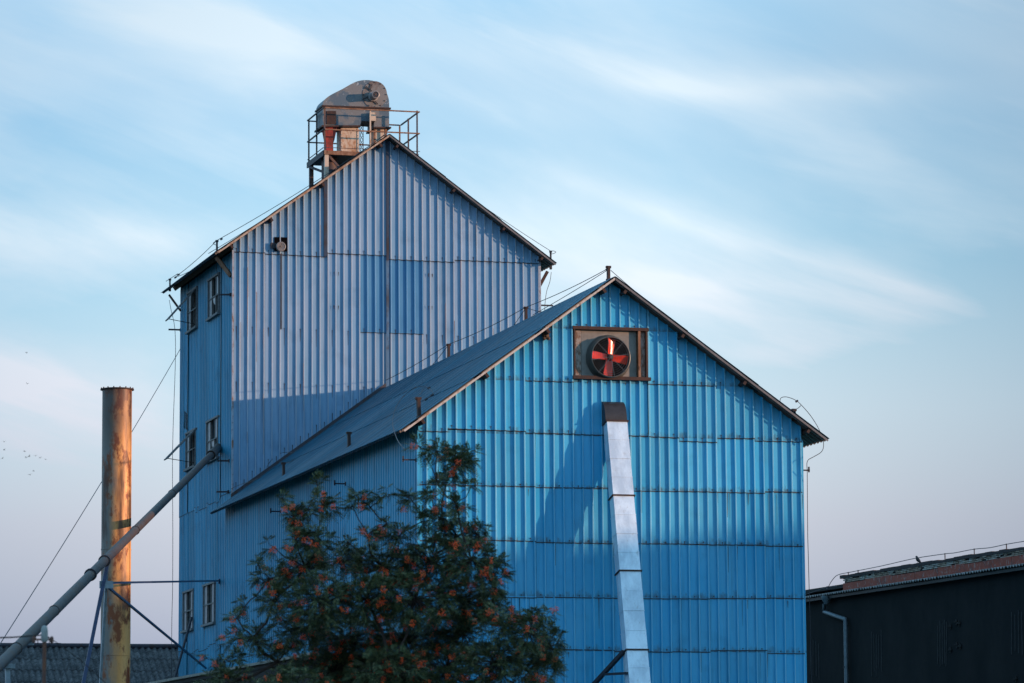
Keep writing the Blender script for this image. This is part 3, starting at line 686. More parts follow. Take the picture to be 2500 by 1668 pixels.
mb = MB(); p = H(440,1270,HY+.3); mb.tube([(p.x,HY+.3,zd-.062), (p.x,HY+.3,rz(p.x)-.05)], .26, 16); o = mb.build('lower_spout', 'rail', head); smooth_by_angle(o)

# ================================================================== CHIMNEY
CY = 2.4; ctop = onY(c7(584,97), CY)
chim = thing('chimney', 'tall round rusty steel chimney left of the tower', 'chimney', (ctop.x, CY, 0))
rc = .365
mb = MB(); hh = ctop.z; 
prof = [(0,rc)]
for z in (2.2,4.4,6.6,9.2): prof += [(z-.012,rc),(z-.01,rc+.009),(z+.012,rc+.009),(z+.014,rc)]
prof += [(hh-.05,rc),(hh-.05,rc-.012),(hh-1,rc-.012)]
mb.ring((ctop.x,CY,0), Z, prof, 56); o = mb.build('shaft', 'chim', chim); smooth_by_angle(o, 30)
mb = MB(); mb.ring((ctop.x,CY,hh-.055), Z, [(0,rc-.01),(0,rc+.05),(.03,rc+.05),(.03,rc-.01),(0,rc-.01)], 40)
for k in range(16):
    t_ = 2*math.pi*k/16; mb.ring((ctop.x+math.cos(t_)*(rc+.028), CY+math.sin(t_)*(rc+.028), hh-.025), Z, [(0,.016),(.028,.016),(.028,0)], 6)
mb.build('rim_flange', 'brown', chim)
mb = MB(); a_ = math.radians(-35); d = V((math.cos(a_),math.sin(a_),0)); mb.obox(V((ctop.x,CY,0))+d*(rc-.004)-V((-d.y,d.x,0))*.012, V((-d.y,d.x,0))*.024, d*.016, Z*(hh-.06)); mb.build('seam_strip', 'chim', chim)

# ================================================================== AUGER TUBE
w4 = wins[3]; PA = V((TX0+.25, TY+(w4[0]+w4[1])/2-.1, onX(c3(560,500),TX0).z)); 
def dep(P): return (P-CAMP).dot(CF)
PD = dpt(c7(0,1475), 68.0)
PA2 = dpt(c3(590,470), dep(PA)); PA = V((TX0+.2, PA2.y, PA2.z)); adir = (PD-PA)
E_ = PA+adir*((1.0-PA.z)/adir.z)
aug = thing('grain_auger', 'long grey rusty auger tube slanting up into the tower side window', 'auger', tuple(V((E_.x,E_.y,0))))
def alp(px):  # the point of the auger axis seen at column px
    lo, hi = 0., 1.6
    for _ in range(50):
        m = (lo+hi)/2; q = PA+adir*m-CAMP
        if 1250+FPX*q.dot(CR)/q.dot(CF) > px: lo = m
        else: hi = m
    return PA+adir*lo
Q1, Q2 = alp(255), alp(221)
ra = .100; an = adir.normalized()
cp = [PA, alp(515), alp(420), alp(330), Q1, Q2, alp(132), alp(40), E_]
for i, (a, b) in enumerate(zip(cp[:-1], cp[1:])):
    mb = MB(); r = .132 if i == 0 else ra
    mb.tube([a, b], r, 24); o = mb.build('tube', 'auger', aug); smooth_by_angle(o, 50)
    mb = MB(); w = .05 if i in (0,4,3) else .025; mb.ring(b, an, [(-w,r),(-w,r+.035 if i in (3,4) else r+.014),(w,r+.035 if i in (3,4) else r+.014),(w,r)], 24); mb.build('collar', 'darkiron' if i in (3,4) else 'auger', aug)
s_, u_ = perp(an); dn = V((0,0,-1)); dn = (dn-an*dn.dot(an)).normalized()
mb = MB(); a, b = Q2, alp(5); mb.tube([a+dn*(ra+.02), b+dn*(ra+.02)], .022, 8); mb.build('side_pipe', 'bluesteel', aug)
mb = MB(); p = alp(76); mb.obox(p+dn*(ra-.02)-an*.12-s_*.05, an*.24, dn*.12, s_*.1); mb.build('hanger', 'palesteel', aug)
# legs and ties
ap_ = alp(262)+dn*(ra+.02)
sup = thing('auger_support', 'dark blue steel trestle with long tie rods under the auger tube', 'trestle', (ap_.x,ap_.y,0))
dA = dep(ap_)
mb = MB(); f1 = dpt(c7(415,1568), dA-1.0); d = f1-ap_; mb.bar(ap_, ap_+d*(ap_.z/-d.z), .075); mb.build('leg', 'bluesteel', sup)
mb = MB(); f1 = dpt(c7(500,1568), dA+.6); d = f1-ap_; mb.bar(ap_, ap_+d*(ap_.z/-d.z), .11, .05); mb.build('leg', 'palesteel', sup)
tp = dpt(c7(530,1068), dA-.1); te = onX(d1(735,208), TX0-.06); mb = MB(); mb.bar(tp, te, .05); mb.bar(te-Z*.09, te+Z*.06, .05); mb.build('tie_rod', 'bluesteel', sup)
tp = dpt(c7(545,1095), dA-.1); te = onX(d1(560,1370), TX0-.06); mb = MB(); mb.bar(tp, te, .05); mb.build('tie_rod', 'bluesteel', sup)
mb = MB(); p = dpt(c7(527,1075), dA-.1); mb.obox(p-V((.14,.04,.09)), V((.3,0,0)), V((0,.06,0)), V((0,0,.16))); mb.build('gusset', 'palesteel', sup)
p = alp(18)+dn*(ra); mb = MB(); mb.bar(p, (p.x+.15,p.y,0), .12, .08); mb.box((p.x-.08,p.y-.12,p.z-.1), (p.x+.12,p.y+.1,p.z-.02)); mb.box((p.x-.05,p.y-.2,0), (p.x+.35,p.y+.2,.05))
o = mb.build('prop_post', 'palesteel', None, loc=(p.x,p.y,0)); tag(o, 'pale steel post propping the low end of the auger tube', 'post')

# ================================================================== LEANING POLE by the tower
a = onX(d1(368,700), TX0-.12); b = dpt(d1(165,1430), dep(a)-2.0); d = b-a; g = a+d*(a.z/-d.z)
mb = MB(); mb.tube([a,g], .045, 8)
lp = mb.build('leaning_pole', 'darkiron', None, loc=tuple(g)); tag(lp, 'dark thin pole leaning against the lower left tower window', 'pole')

# ================================================================== ASBESTOS ROOFED SHED
SY = 36.0; rdg = onY((0,1581), SY); rdg2 = onY((433,1578), SY); zr = (rdg.z+rdg2.z)/2
xa, xb = rdg.x-9, rdg2.x+1.0
shed = thing('storage_shed', 'low shed with mossy grey corrugated asbestos roof behind the chimney', 'shed', ((xa+xb)/2,SY-3,0))
dnv = V((0,-math.cos(math.radians(31)),-math.sin(math.radians(31)))); nn = V((0,-math.sin(math.radians(31)),math.cos(math.radians(31)))); Ls = 4.85
mb = MB(); pit = .205; ncol = int((xb-xa)/pit); seg = 8
for r_ in range(6):
    s0, s1 = Ls*r_/6, Ls*(r_+1)/6+.06; vs = []; fs = []
    for i in range(ncol*seg+1):
        u = i/seg; h = .034*math.cos(2*math.pi*u); jj = .015*math.sin(i//(seg*6)*7.3+r_*2.1)
        for s, o_ in ((s0,.0),(s1,.02)): vs.append(V((xa+u*pit,SY,zr))+dnv*(s+jj)+nn*(h+o_))
    for i in range(ncol*seg): fs.append((2*i+1,2*i+3,2*i+2,2*i))
    mb.add(vs, fs)
    mb.add([V(v)-nn*.012 for v in vs[1::2]]+vs[1::2], [(i,i+1,i+1+ncol*seg+1,i+ncol*seg+1) for i in range(ncol*seg)])
rf = mb.build('roof', 'asb', shed); smooth_by_angle(rf, 60)
mb = MB()
for i in range(int((xb-xa)/1.1)):
    x = xa+i*1.1; j = random.uniform(-.01,.01)
    mb.tube([(x,SY,zr+.03+j),(x+1.12,SY,zr+.035+j)], .085, 10)
mb.build('ridge_cap', 'ridge', rf)
mb = MB(); ye = SY+dnv.y*Ls+.5; zz = zr+dnv.z*Ls-.45
mb.box((xa+.3,ye,0), (xb-.3,SY+5.5,zz+.2)); 
mb.prism([(xa+.3,ye,zz+.2),(xa+.3,SY,zr-.12),(xa+.3,SY+5.5,zz+.2)], (xb-xa-.35,0,0)); mb.build('wall', 'render', shed)
mb = MB(); mb.obox((xa,SY,zr-.04), (xb-xa,0,0), (0,6.2,-3.7), (0,0,.03)); mb.build('roof_back', 'asb', shed)

# ================================================================== LOW LEAN-TO in front
Pa = onZ((380,1664), 5.0); Pb = onZ((748,1596), 5.0); e = (Pb-Pa).normalized(); nl = V((e.y,-e.x,0)); 
nl = nl if nl.dot(CAMP-Pa) > 0 else -nl
lean = thing('lean_to', 'low dark lean-to with a pale edged flat roof behind the rowan', 'shed', tuple(V((Pa.x,Pa.y,0))))
s0 = Pa-e*1.2; LL = (Pb-Pa).length+1.6
bk = -nl*2.2+Z*.03
mb = MB(); mb.obox(s0-Z*.12+nl*.002, e*LL, bk, Z*.1); mb.build('roof', 'tar', lean)
mb = MB(); mb.obox(s0-Z*.045-nl*.03, e*LL, nl*.08, Z*.045); mb.build('edge_trim', 'edgetrim', lean)
mb = MB(); mb.obox(s0-Z*.55-nl*.12, e*LL, nl*.1, Z*.43); mb.build('fascia', 'fascia', lean)
mb = MB(); q = s0-nl*.5+e*.4; mb.obox(V((q.x,q.y,0)), e*(LL-.8), -nl*1.5, Z*4.8); mb.build('wall', 'fascia', lean)

# ================================================================== DARK WAREHOUSE
W0 = dpt(d8(290,640), 126.0); W1 = onZ(d8(2350,330), W0.z); we = (W1-W0).normalized(); we.z = 0; we.normalize(); wn = V((-we.y,we.x,0)); wn = wn if wn.x < 0 else -wn
ware = thing('warehouse', 'dark rendered warehouse with broken brick parapet right of the barn', 'building', tuple(V((W0.x,W0.y,0))))
ze = W0.z
B0 = W0-we*14-wn*.22; LW = (W1-W0).length+14+16
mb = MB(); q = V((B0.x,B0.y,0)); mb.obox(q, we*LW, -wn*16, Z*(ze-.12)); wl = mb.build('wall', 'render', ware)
wo = W0-wn*.22
def onW(p, off=0.): return onP(p, wo+wn*off, wn)
# patched, scratched marks in the render (raised plaster lines)
rr = random.Random(3)
for (xa_, xb_, ya_, yb_, n) in ((2225,2330,815,1310,4),(1470,1560,910,1380,5),(790,890,1000,1480,5),(165,250,1085,1500,4)):
    mb = MB()
    for i in range(n):
        x = xa_+(xb_-xa_)*i/(n-1); a = onW(d8(x,ya_+rr.uniform(-20,60))); b = onW(d8(x+rr.uniform(-6,6),yb_+rr.uniform(-100,10))); mb.bar(a, b, .035, .03)
    mb.build('plaster_scar', 'scar', ware)
for (x, y) in ((1660,915),(1690,930),(1665,1150),(1700,1165),(2270,1500),(1600,1200),(1600,960)):
    a = onW(d8(x,y)); mb = MB(); mb.bar(a-Z*.1, a+Z*.08, .09, .05); mb.bar(a+wn*.02-we*.12, a+wn*.02+we*.1, .05, .05); mb.build('wall_hook', 'fascia', ware)
mb = MB(); mb.bar(B0+wn*.16-Z*.10, B0+we*LW+wn*.16-Z*.10, .10, .09); gt = mb.build('gutter', 'gutter', ware)
# roof edge of wavy sheets, rising to the parapet
sl_ = (-wn+Z*.10).normalized(); nr_ = we.cross(sl_); nr_ = nr_ if nr_.z > 0 else -nr_
mb = MB(); seg = 8; pit = .177; n = int((LW-1)/pit)*seg; vs = []
for i in range(n+1):
    h = .032*math.cos(2*math.pi*i/seg); jj = .03*math.sin(i//(seg*5)*5.1)
    for s in (-.0+jj, .92): vs.append(B0+we*(i*pit/seg)+wn*.30+sl_*s+nr_*h)
mb.add(vs, [(2*i,2*i+2,2*i+3,2*i+1) for i in range(n)]); mb.add([V(v)-nr_*.014 for v in vs[0::2]]+[vs[2*i] for i in range(n+1)], [(i,i+1,i+1+n+1,i+n+1) for i in range(n)])
M['asb2'] = plain('pale_asbestos', (.21,.21,.21), .9, 0, .5, 6)
rfw = mb.build('roof', 'asb2', ware); smooth_by_angle(rfw, 60)
mb = MB(); q = B0-wn*.75+Z*.28; mb.obox(q, we*LW, -wn*15, Z*.12); mb.build('roof_deck', 'tar', ware)
# parapet: red painted band, rows of old bricks, mossy coping
pn = .55; po = W0-wn*pn
def onPar(p): return onP(p, po, wn)
b0 = onPar(d8(480,560)); b1 = onPar(d8(2340,270)); t0 = onPar(d8(490,452)); t1 = onPar(d8(2340,152))
zb_, zm_, zt_ = ze+.12, 0, 0
u0 = (t0-po).dot(we); u1 = LW-14-1
topz = (t0.z+t1.z)/2; redz = (onPar(d8(1000,470)).z+onPar(d8(1000,425)).z)/2
base = lambda u, z, o=0.: po+we*u-wn*o+Z*(z-po.z)
mb = MB(); mb.obox(base(u0+.12,zb_,.02), we*(u1-u0), -wn*.34, Z*(topz-.06-zb_)); pc = mb.build('parapet', 'mortar', ware)
mb = MB(); u = u0+.1; redt = onPar(d8(1000,440)).z
while u < u1:
    l = rr.uniform(1.0,1.9); j = rr.uniform(-.03,.02)
    mb.obox(base(u,zb_), we*(l-.02), wn*(.03+rr.uniform(0,.006)), Z*(redt-zb_+j)); u += l
mb.build('red_band', 'redband', pc)
mb = MB(); nb = 3; hb = (topz-.07-redt)/nb
for r_ in range(nb):
    u = u0+rr.uniform(0,.1)+.05*r_
    while u < u1:
        l = rr.uniform(.2,.27)
        if rr.random() > .06: mb.obox(base(u,redt+r_*hb+.008), we*(l-.018), wn*rr.uniform(.015,.05), Z*(hb-.016))
        u += l
mb.build('brick_course', 'brick', pc)
mb = MB(); u = u0-.08
while u < u1:
    l = rr.uniform(.25,.6); mb.obox(base(u,topz-.075+rr.uniform(-.01,.01))+wn*.06, we*l, -wn*.46, Z*(.08+rr.uniform(0,.04))); u += l
mb.build('coping', 'coping', pc)
# downpipe
mb = MB(); F0 = onW(d8(325,680),.2); pts = [onW(d8(325,700),.22), onW(d8(303,735),.2), onW(d8(303,815),.16), onW(d8(520,890),.12), onW(d8(522,1540),.12)]
mb.tube(pts[1:4]+[pts[3]+Z*-.08, V((pts[4].x,pts[4].y,0))], .065, 12); mb.ring(F0+Z*.09, -Z, [(0,.17),(.02,.17),(.12,.15),(.24,.07),(.26,.065)], 16); o = mb.build('downpipe', 'pipe', ware); smooth_by_angle(o, 40)
mb = MB(); p = onW(d8(522,1380),.12); mb.ring(p, Z, [(-.03,.07),(-.03,.085),(.03,.085),(.03,.07)], 12); mb.build('pipe_clamp', 'darkiron', o)
# wire along the parapet with its pins, and a perching bird
wp = [onPar(d8(x,y)) for x, y in ((100,640),(180,615),(290,575),(350,560),(435,555))]
mb = MB(); mb.tube(spline(wp,4), .012, 5)
wpp = [onPar(d8(x,y)) for x, y in ((330,600),(365,520),(420,450),(480,425),(550,412),(650,392),(900,342),(1230,267),(1540,220),(1640,210),(1840,172),(2000,157),(2170,122),(2350,92),(2420,80))]
mb.tube(spline(wpp,4), .012, 5)
for x, y in ((550,412),(650,392),(1540,220),(1840,172),(2170,122)):
    p = onPar(d8(x,y)); mb.bar(V((p.x,p.y,topz)), p+Z*.02, .025)
pz = onPar(d8(345,568)); mb.box(pz-V((.05,.05,.05)), pz+V((.05,.05,.05)))
o = mb.build('parapet_wire', 'wire', None, loc=tuple(wpp[0])); tag(o, 'thin wire on pins along the broken brick parapet of the dark warehouse', 'wire')
pb = onPar(d8(1240,310)); pb = V((pb.x,pb.y,topz+.03))-wn*.1
mb = MB(); bodyd = (we*(-1)+Z*.0).normalized()
sp = [(-.17,.02,.012),(-.10,.05,.03),(-.02,.09,.052),(.05,.135,.06),(.09,.18,.045),(.115,.215,.036),(.14,.225,.034),(.165,.22,.018),(.19,.212,.006)]
mb.tube([pb+bodyd*a+Z*b for a, b, c in sp], [c for a, b, c in sp], 12)
for s in (-.025,.025): mb.tube([pb+wn*s+bodyd*.01+Z*.05, pb+wn*s+bodyd*.015-Z*.01], .007, 5)
o = mb.build('perched_bird', 'bird', None, True, loc=tuple(pb)); tag(o, 'dark bird perched on the brick parapet of the warehouse', 'bird')

# ================================================================== CONDUCTOR POSTS AND WIRES
def cpost(p, h, label, w=.1, m='brown', tilt=(0,0)):
    p = V(p); q = p+V((tilt[0],tilt[1],h)); mb = MB()
    mb.bar(p-Z*.04, q, w, w*.6); mb.box(q-V((w*.56,w*.4,.05)), q+V((w*.56,w*.4,.008))); mb.bar(p-Z*.06, p+Z*.03, w*1.25, w*.9)
    o = mb.build('conductor_post', m, None, loc=tuple(p)); return tag(o, label, 'post', 'conductor posts on the roofs'), q
G = {}
ridge_z = lambda y: pA.z+.05-.10*4*((y+RK)/(BL+RK))*(1-(y+RK)/(BL+RK))
def ridge_post(px, ptop, key, lab):
    q = onX(ptop, BXR); yy = q.y; h = q.z-ridge_z(yy); _, G[key] = cpost((BXR,yy,ridge_z(yy)), h, lab, .11)
ridge_post(0, c4(670,140), 'r1', 'tallest brown post standing at the front peak of the barn ridge')
ridge_post(0, d3(1505,745), 'r2', 'brown post halfway along the barn ridge against the tower wall')
ridge_post(0, d3(765,1100), 'r3', 'brown post on the barn ridge nearest to the tower')
nsl = V((-(pA.z-pL.z),0,pA.x-pL.x)).normalized(); psl = V((pA.x,0,pA.z))+nsl*.03
def slope_post(pbase, ptop, key, lab, w=.11):
    b = onP(pbase, psl, nsl); q = onY(ptop, b.y); o_, G[key] = cpost(b, q.z-b.z, lab, w, 'brown', (q.x-b.x,0))
slope_post(d4(1955,520), d4(1945,340), 's1', 'brown post on the barn roof slope closest to the gable edge', .13)
slope_post(d4(1315,795), d4(1313,655), 's2', 'brown post in the middle of the barn roof slope near its eave', .12)
slope_post(d4(720,1055), d4(716,932), 's3', 'farthest brown post low on the barn roof slope near the tower corner', .11)
nsr = V((pA.z-pR.z,0,pR.x-pA.x)).normalized()
b = V((onY(d6(932,850),-.2).x,.0,0)); b.z = rake(b.x)+.05; q = onY(d6(930,782),0.); _, G['br'] = cpost(b, q.z-b.z, 'short brown post by the right eave of the barn roof', .11)
q = onX(c2(152,615), tL.x+.12); b = V((q.x,q.y,tL.z+.06)); _, G['t1'] = cpost(b, q.z-b.z, 'dark post at the far end of the tower left eave', .07, 'darkiron')
q = onX(c2(652,205), tL.x+.12); b = V((q.x,q.y,tL.z+.08)); _, G['t2'] = cpost(b, q.z-b.z, 'dark post at the near end of the tower left eave', .08, 'darkiron')
q = onY(d3(1742,208), TY+.3); b = V((q.x,TY+.3,rz(q.x)+.05)); _, G['t3'] = cpost(b, q.z-b.z, 'dark post at the right eave end of the tower roof', .07, 'darkiron')
def wire(paths, label, r=.009, m='wire', name='conductor_wire', knots=()):
    mb = MB()
    for p in paths: mb.tube(p, r, 5)
    for k in knots: mb.tube([V(k)-V((.03,0,.02)), V(k)+V((.03,0,.02))], r*3, 6)
    o = mb.build(name, m, None, loc=tuple(V(paths[0][0]))); return tag(o, label, 'wire')
g = G
ap = V((tA.x,TY-.1,tA.z+.12)); 
wire([sag(g['r1']-Z*.05, g['r2'], .05), sag(g['r2'], g['r3'], .06), sag(g['r3'], V((BXR,TY-.08,g['r3'].z-.15)), .04)], 'taut wire strung along the posts of the barn ridge', .010, knots=[(g['r1']-Z*.05)+V((0,.12,-.01))])
wire([sag(g['r1']-Z*.08, V((BXR-.1,g['r2'].y-1.0,ridge_z(2)+.02)), .02), spline([g['r2']-Z*.02, g['r2']+V((0,1.8,-.45)), V((BXR,g['r2'].y+3.6,ridge_z(10)))],5), spline([g['r2']-Z*.02, g['r2']+V((0,-1.6,-.35)), V((BXR,g['r2'].y-2.6,ridge_z(4)))],5), spline([g['r3']-Z*.02, g['r3']+V((0,2.0,-.40)), V((BXR,g['r3'].y+3.4,ridge_z(20)))],5)], 'slack secondary wires dipping from the ridge posts to the barn roof', .009)
wire([sag(g['r1']-Z*.1+V((.06,0,0)), onY(d6(560,580),-.2), .05), sag(onY(d6(560,580),-.2), onY(d6(800,735),-.2), .03), spline([onY(d6(x,y),-.2) for x, y in ((800,735),(803,695),(840,683),(890,695),(935,718),(975,755),(1040,830),(1095,915),(1130,990),(1145,1040),(1143,1095),(1120,1130),(1060,1165),(1025,1185),(1013,1215),(1015,1260))],3), spline([onY(d6(x,y),-.2) for x, y in ((800,735),(840,770),(880,785),(915,790))],4), spline([onY(d6(x,y),-.2) for x, y in ((965,752),(940,775),(880,808))],4), [onY(d6(1015,1260),-.2), onY(d6(1017,1568),0.2), onY(c6(155,800),.4), V((10.42,.5,0))]], 'wire running down the right barn rake, looping over the eave to the ground', .009, knots=[onY(d6(815,745),-.2), onY(d6(932,718),-.2)])
wire([sag(ap, g['t2'], .10, 16), sag(ap+V((-.1,0,-.05)), onX(c2(560,345),tL.x+.3), .12, 16), sag(g['t2'], onX(c2(215,590),tL.x+.12), .05), sag(onX(c2(660,300),tL.x+.15), onX(c2(215,595),tL.x+.12), .12), spline([g['t2']+V((0,0,0)), onX(c2(612,235),tL.x), onX(c2(640,255),tL.x+.1)],5), [onX(c2(110,640),tL.x+.12), onX(c2(235,560),tL.x+.12)]], 'twin wires stretched down the left rake of the tower roof', .010, knots=[onX(c2(243,570),tL.x+.12), onX(c2(700,192),tL.x+.3), onX(c2(210,600),tL.x+.12)])
wire([sag(ap, g['t3'], .12, 16), spline([g['t3'], onY(d3(1775,208),TY+.2), onY(d3(1792,220),TY+.2), onY(d3(1760,236),TY+.2), onY(d3(1735,228),TY+.2)],4), spline([onY(d3(x,y),TY+.2) for x, y in ((1748,410),(1735,500),(1705,590),(1690,690),(1683,815))],4)], 'wire following the right rake of the tower down past its eave', .009)
lw = [onX(p, TX0-.35) for p in (c2(145,840), c2(165,950), c2(195,1080), c2(210,1250), c2(208,1568))]
lw += [onX(p, TX0-.35) for p in (c7(860,400), c7(861,800), c7(860,1100), c7(855,1385))]; lw.append(V((lw[-1].x,lw[-1].y,0)))
wire([spline(lw,4)], 'thin down wire hanging beside the far left edge of the tower', .009)
wire([spline([onX(c2(640,430),tL.x+.3), onX(c2(650,520),TX0-.2), onX(c2(668,600),TX0-.1), onX(c2(690,660),TX0-.1)],4)], 'short dangling wire below the tower left eave beside the upper window', .008)
a = onX(c2(262,1360), TX0-.1); b = dpt((-40,1610), 78.0)
gw = a+(b-a)*((a.z-0.3)/(a.z-b.z)) if b.z < a.z else b
mb = MB(); mb.tube(sag(a, gw, .25, 24), .011, 6); o = mb.build('guy_wire', 'wire', None, loc=tuple(gw)); tag(o, 'long guy wire sloping from the tower left edge down past the chimney', 'wire')
def sp2(pts, yofs=0.0): return spline([onP(p, psl+nsl*.25, nsl) for p in pts], 5)
wire([sp2([d5(320,690),d5(345,640),d5(370,615),d5(410,635),d5(438,670),d5(430,690)]), sp2([d5(310,715),d5(340,735),d5(375,728),d5(425,690)]), sp2([d5(350,605),d5(260,630),d5(170,700),d5(105,790),d5(75,880),d5(70,960),d5(90,1040),d5(125,1120),d5(190,1195)])], 'curled dark wire looping over the barn roof slope beside the gable edge post', .010, knots=[onP(d5(400,625),psl+nsl*.25,nsl), onP(d5(430,690),psl+nsl*.25,nsl), onP(d5(375,728),psl+nsl*.25,nsl)])
wire([sp2([d4(560,990),d4(590,930),d4(650,870),d4(720,840),d4(800,840)]), sp2([d4(725,935),d4(770,930),d4(815,905)]), sp2([d4(240,1170),d4(330,1130),d4(430,1100),d4(520,1060)])], 'thin looped wire on the low barn roof near the tower corner', .008)
mb = MB(); a = onY((-30,1569), 36.); b = onY((450,1568), 36.); mb.tube(sag(a-V((6,0,0)), b+V((6,0,0)), .05), .008, 5); o = mb.build('overhead_wire', 'wire', None, loc=tuple(a)); tag(o, 'thin level wire just above the mossy shed ridge', 'wire')
# nests under the eaves
for p, lab in ((d5(1465,140), 'clay swallow nest under the left barn rake nearer the fan'),):
    c = onY(p, -.12); mb = MB()
    for k in range(14): mb.ring(c+V((random.uniform(-.06,.06),random.uniform(-.05,.05),random.uniform(-.1,.08))), V((random.uniform(-1,1),random.uniform(-1,1),1)), [(-.05,.0),(-.03,.04),(.0,.055),(.03,.04),(.05,0)], 7)
    o = mb.build('bird_nest', 'joint', None, loc=tuple(c)); tag(o, lab, 'nest')

# ================================================================== RUSTY NEAR POLE WITH CABLES
dp = 47.0; ptop_ = dpt(c7(222,1280), dp)
pole = thing('cable_pole', 'rusty thin pole with pale cap and cables, in front of the mossy shed', 'pole', (ptop_.x,ptop_.y,0))
mb = MB(); mb.tube([(ptop_.x,ptop_.y,0),(ptop_.x,ptop_.y,ptop_.z-.06)], .024, 12); o = mb.build('shaft', 'polerust', pole); smooth_by_angle(o)
mb = MB(); mb.ring((ptop_.x,ptop_.y,ptop_.z-.2), Z, [(0,.03),(.02,.042),(.14,.042),(.19,.03),(.2,0)], 14); o = mb.build('cap', 'cap', pole); smooth_by_angle(o)
mb = MB(); q = V((ptop_.x,ptop_.y,ptop_.z-.17)); mb.bar(q-X*.14, q+X*.1, .02); 
for s in (-.13,.09): mb.ring(q+X*s, Z, [(-.05,.012),(-.02,.022),(.02,.022),(.04,.012)], 8)
mb.build('crossarm', 'polerust', pole)
k = lambda x, y: dpt(c7(x,y), dp)
mb = MB(); mb.tube(spline([k(-60,1342),k(60,1339),k(140,1333),k(205,1328)],4), .010, 6); mb.tube(spline([k(232,1332),k(260,1350),k(285,1368),k(312,1388),k(420,1470),k(560,1600)],4), .006, 6)
mb.tube(spline([k(175,1338),k(188,1360),k(190,1390),k(200,1410),k(215,1418)],4), .006, 6); mb.tube(spline([k(232,1330),k(246,1350),k(244,1380),k(235,1405),k(225,1418)],4), .006, 6)
o = mb.build('cable', 'cable', None, loc=tuple(k(205,1328))); tag(o, 'black cables drooping from the rusty pole with the pale cap', 'cable')

# ================================================================== DISTANT BIRDS
bm = MB()
bm.tube([(-.17,0,0),(-.08,0,.01),(.05,0,.015),(.13,0,.01),(.17,0,0)], [.008,.035,.045,.03,.008], 6)
for s in (-1,1): bm.add([(.06,0,.02),(-.05,0,.02),(-.03,s*.16,.10),(.05,s*.17,.10),(-.08,s*.33,.05)], [(0,1,2,3),(3,2,4)])
proto = None
for i, (x, y) in enumerate(((20,365),(22,405),(12,448),(122,413),(130,443),(145,438),(177,435),(200,445),(226,453),(167,511),(150,529),(135,75),(132,-78))):
    p = dpt(c7(x,y), 480+20*(i%5))
    if proto is None: proto = o = bm.build('flying_bird', 'bird')
    else: o = proto.copy(); COL.objects.link(o)
    o.location = p; o.rotation_euler = (random.uniform(-.6,.6), random.uniform(-.3,.3), random.uniform(0,6.3))
    tag(o, 'tiny dark bird flying in the sky left of the rusty chimney', 'bird', 'distant birds left of the chimney')

# ================================================================== ROWAN TREE
TDp = 56.0
clumps = [(1330,100,70,45,.7),(1440,130,90,60,.7),(1560,200,110,90,1.2),(1500,320,70,60,.6),(1650,350,60,35,.6),(1650,140,40,35,.5),(1270,420,75,50,.8),(1400,400,90,50,.8),(1440,330,35,30,.3),(1560,460,70,60,.9),(1470,540,120,70,1),(1690,640,80,80,1),(1560,650,120,90,1),(1360,560,60,60,.6),
 (700,340,45,55,.8),(640,490,60,60,.8),(740,470,80,70,1.1),(560,540,80,70,1),(700,680,110,70,1),(560,680,80,60,.9),(480,420,30,25,.2),(970,420,60,55,1),(915,470,60,35,.7),(1025,480,50,35,.6),(1120,400,60,50,.6),(1130,580,40,40,.4),(1010,650,90,50,.6),(1200,660,120,70,.9),(880,690,50,40,.4),
 (620,850,150,100,1.1),(420,720,70,60,.35),(400,920,100,80,1),(830,800,150,100,1),(1100,850,200,120,1.1),(1400,800,180,130,1.1),(1650,800,150,120,1),(1790,900,90,120,1),(330,830,40,40,.2),
 (430,1050,110,80,1),(700,1050,200,150,1.1),(1000,1050,200,150,1),(1300,1050,220,150,1.1),(1600,1050,200,150,1),(1780,1080,90,80,.9),(250,1090,45,50,.6),(200,1165,50,25,.25),
 (300,1290,190,80,.65),(600,1230,200,100,1.1),(900,1300,250,150,1.1),(1250,1300,250,150,1.1),(1600,1250,220,150,1),(1850,1200,150,120,.9),(2090,1130,65,45,.7),(2010,1250,120,100,1),(2130,1330,95,130,1),(1980,1150,60,50,.5),
 (120,1420,160,70,.35),(450,1440,180,90,.45),(800,1470,250,120,1.1),(1150,1480,250,120,1.1),(1500,1470,250,120,1),(1800,1440,200,120,1),(2060,1450,150,120,1),
 (150,1570,200,90,.7),(550,1600,250,120,.8),(1000,1620,300,130,.8),(1500,1620,300,130,.8),(1950,1600,220,110,.7)]
sc = TDp/FPX/2.537
def tp_(x, y, dd): return dpt(c8(x,y), TDp+dd)
root = tp_(1120,1500,0); root.z = 0
tree = thing('rowan_tree', 'dark green rowan tree with orange red berry clusters in front of the barn', 'tree', tuple(root))
R_ = random.Random(21); tips = []; cents = []
for (x, y, rx, ry, den) in clumps:
    rz_ = (rx+ry)/2*sc*1.15; spread_ = 1.2 if ry >= 95 else .7
    cd_ = R_.uniform(-spread_, spread_); cents.append((tp_(x,y,cd_), (x,y,rx,ry,cd_)))
    n = max(4, int(den*rx*ry/295))
    for _ in range(n):
        a = R_.uniform(0,2*math.pi); r = math.sqrt(R_.random())*1.02
        tips.append((tp_(x+rx*r*math.cos(a), y+ry*r*math.sin(a), cd_+R_.uniform(-1,1)*rz_*math.sqrt(max(0.05,1-r*r*.8))), len(cents)-1))
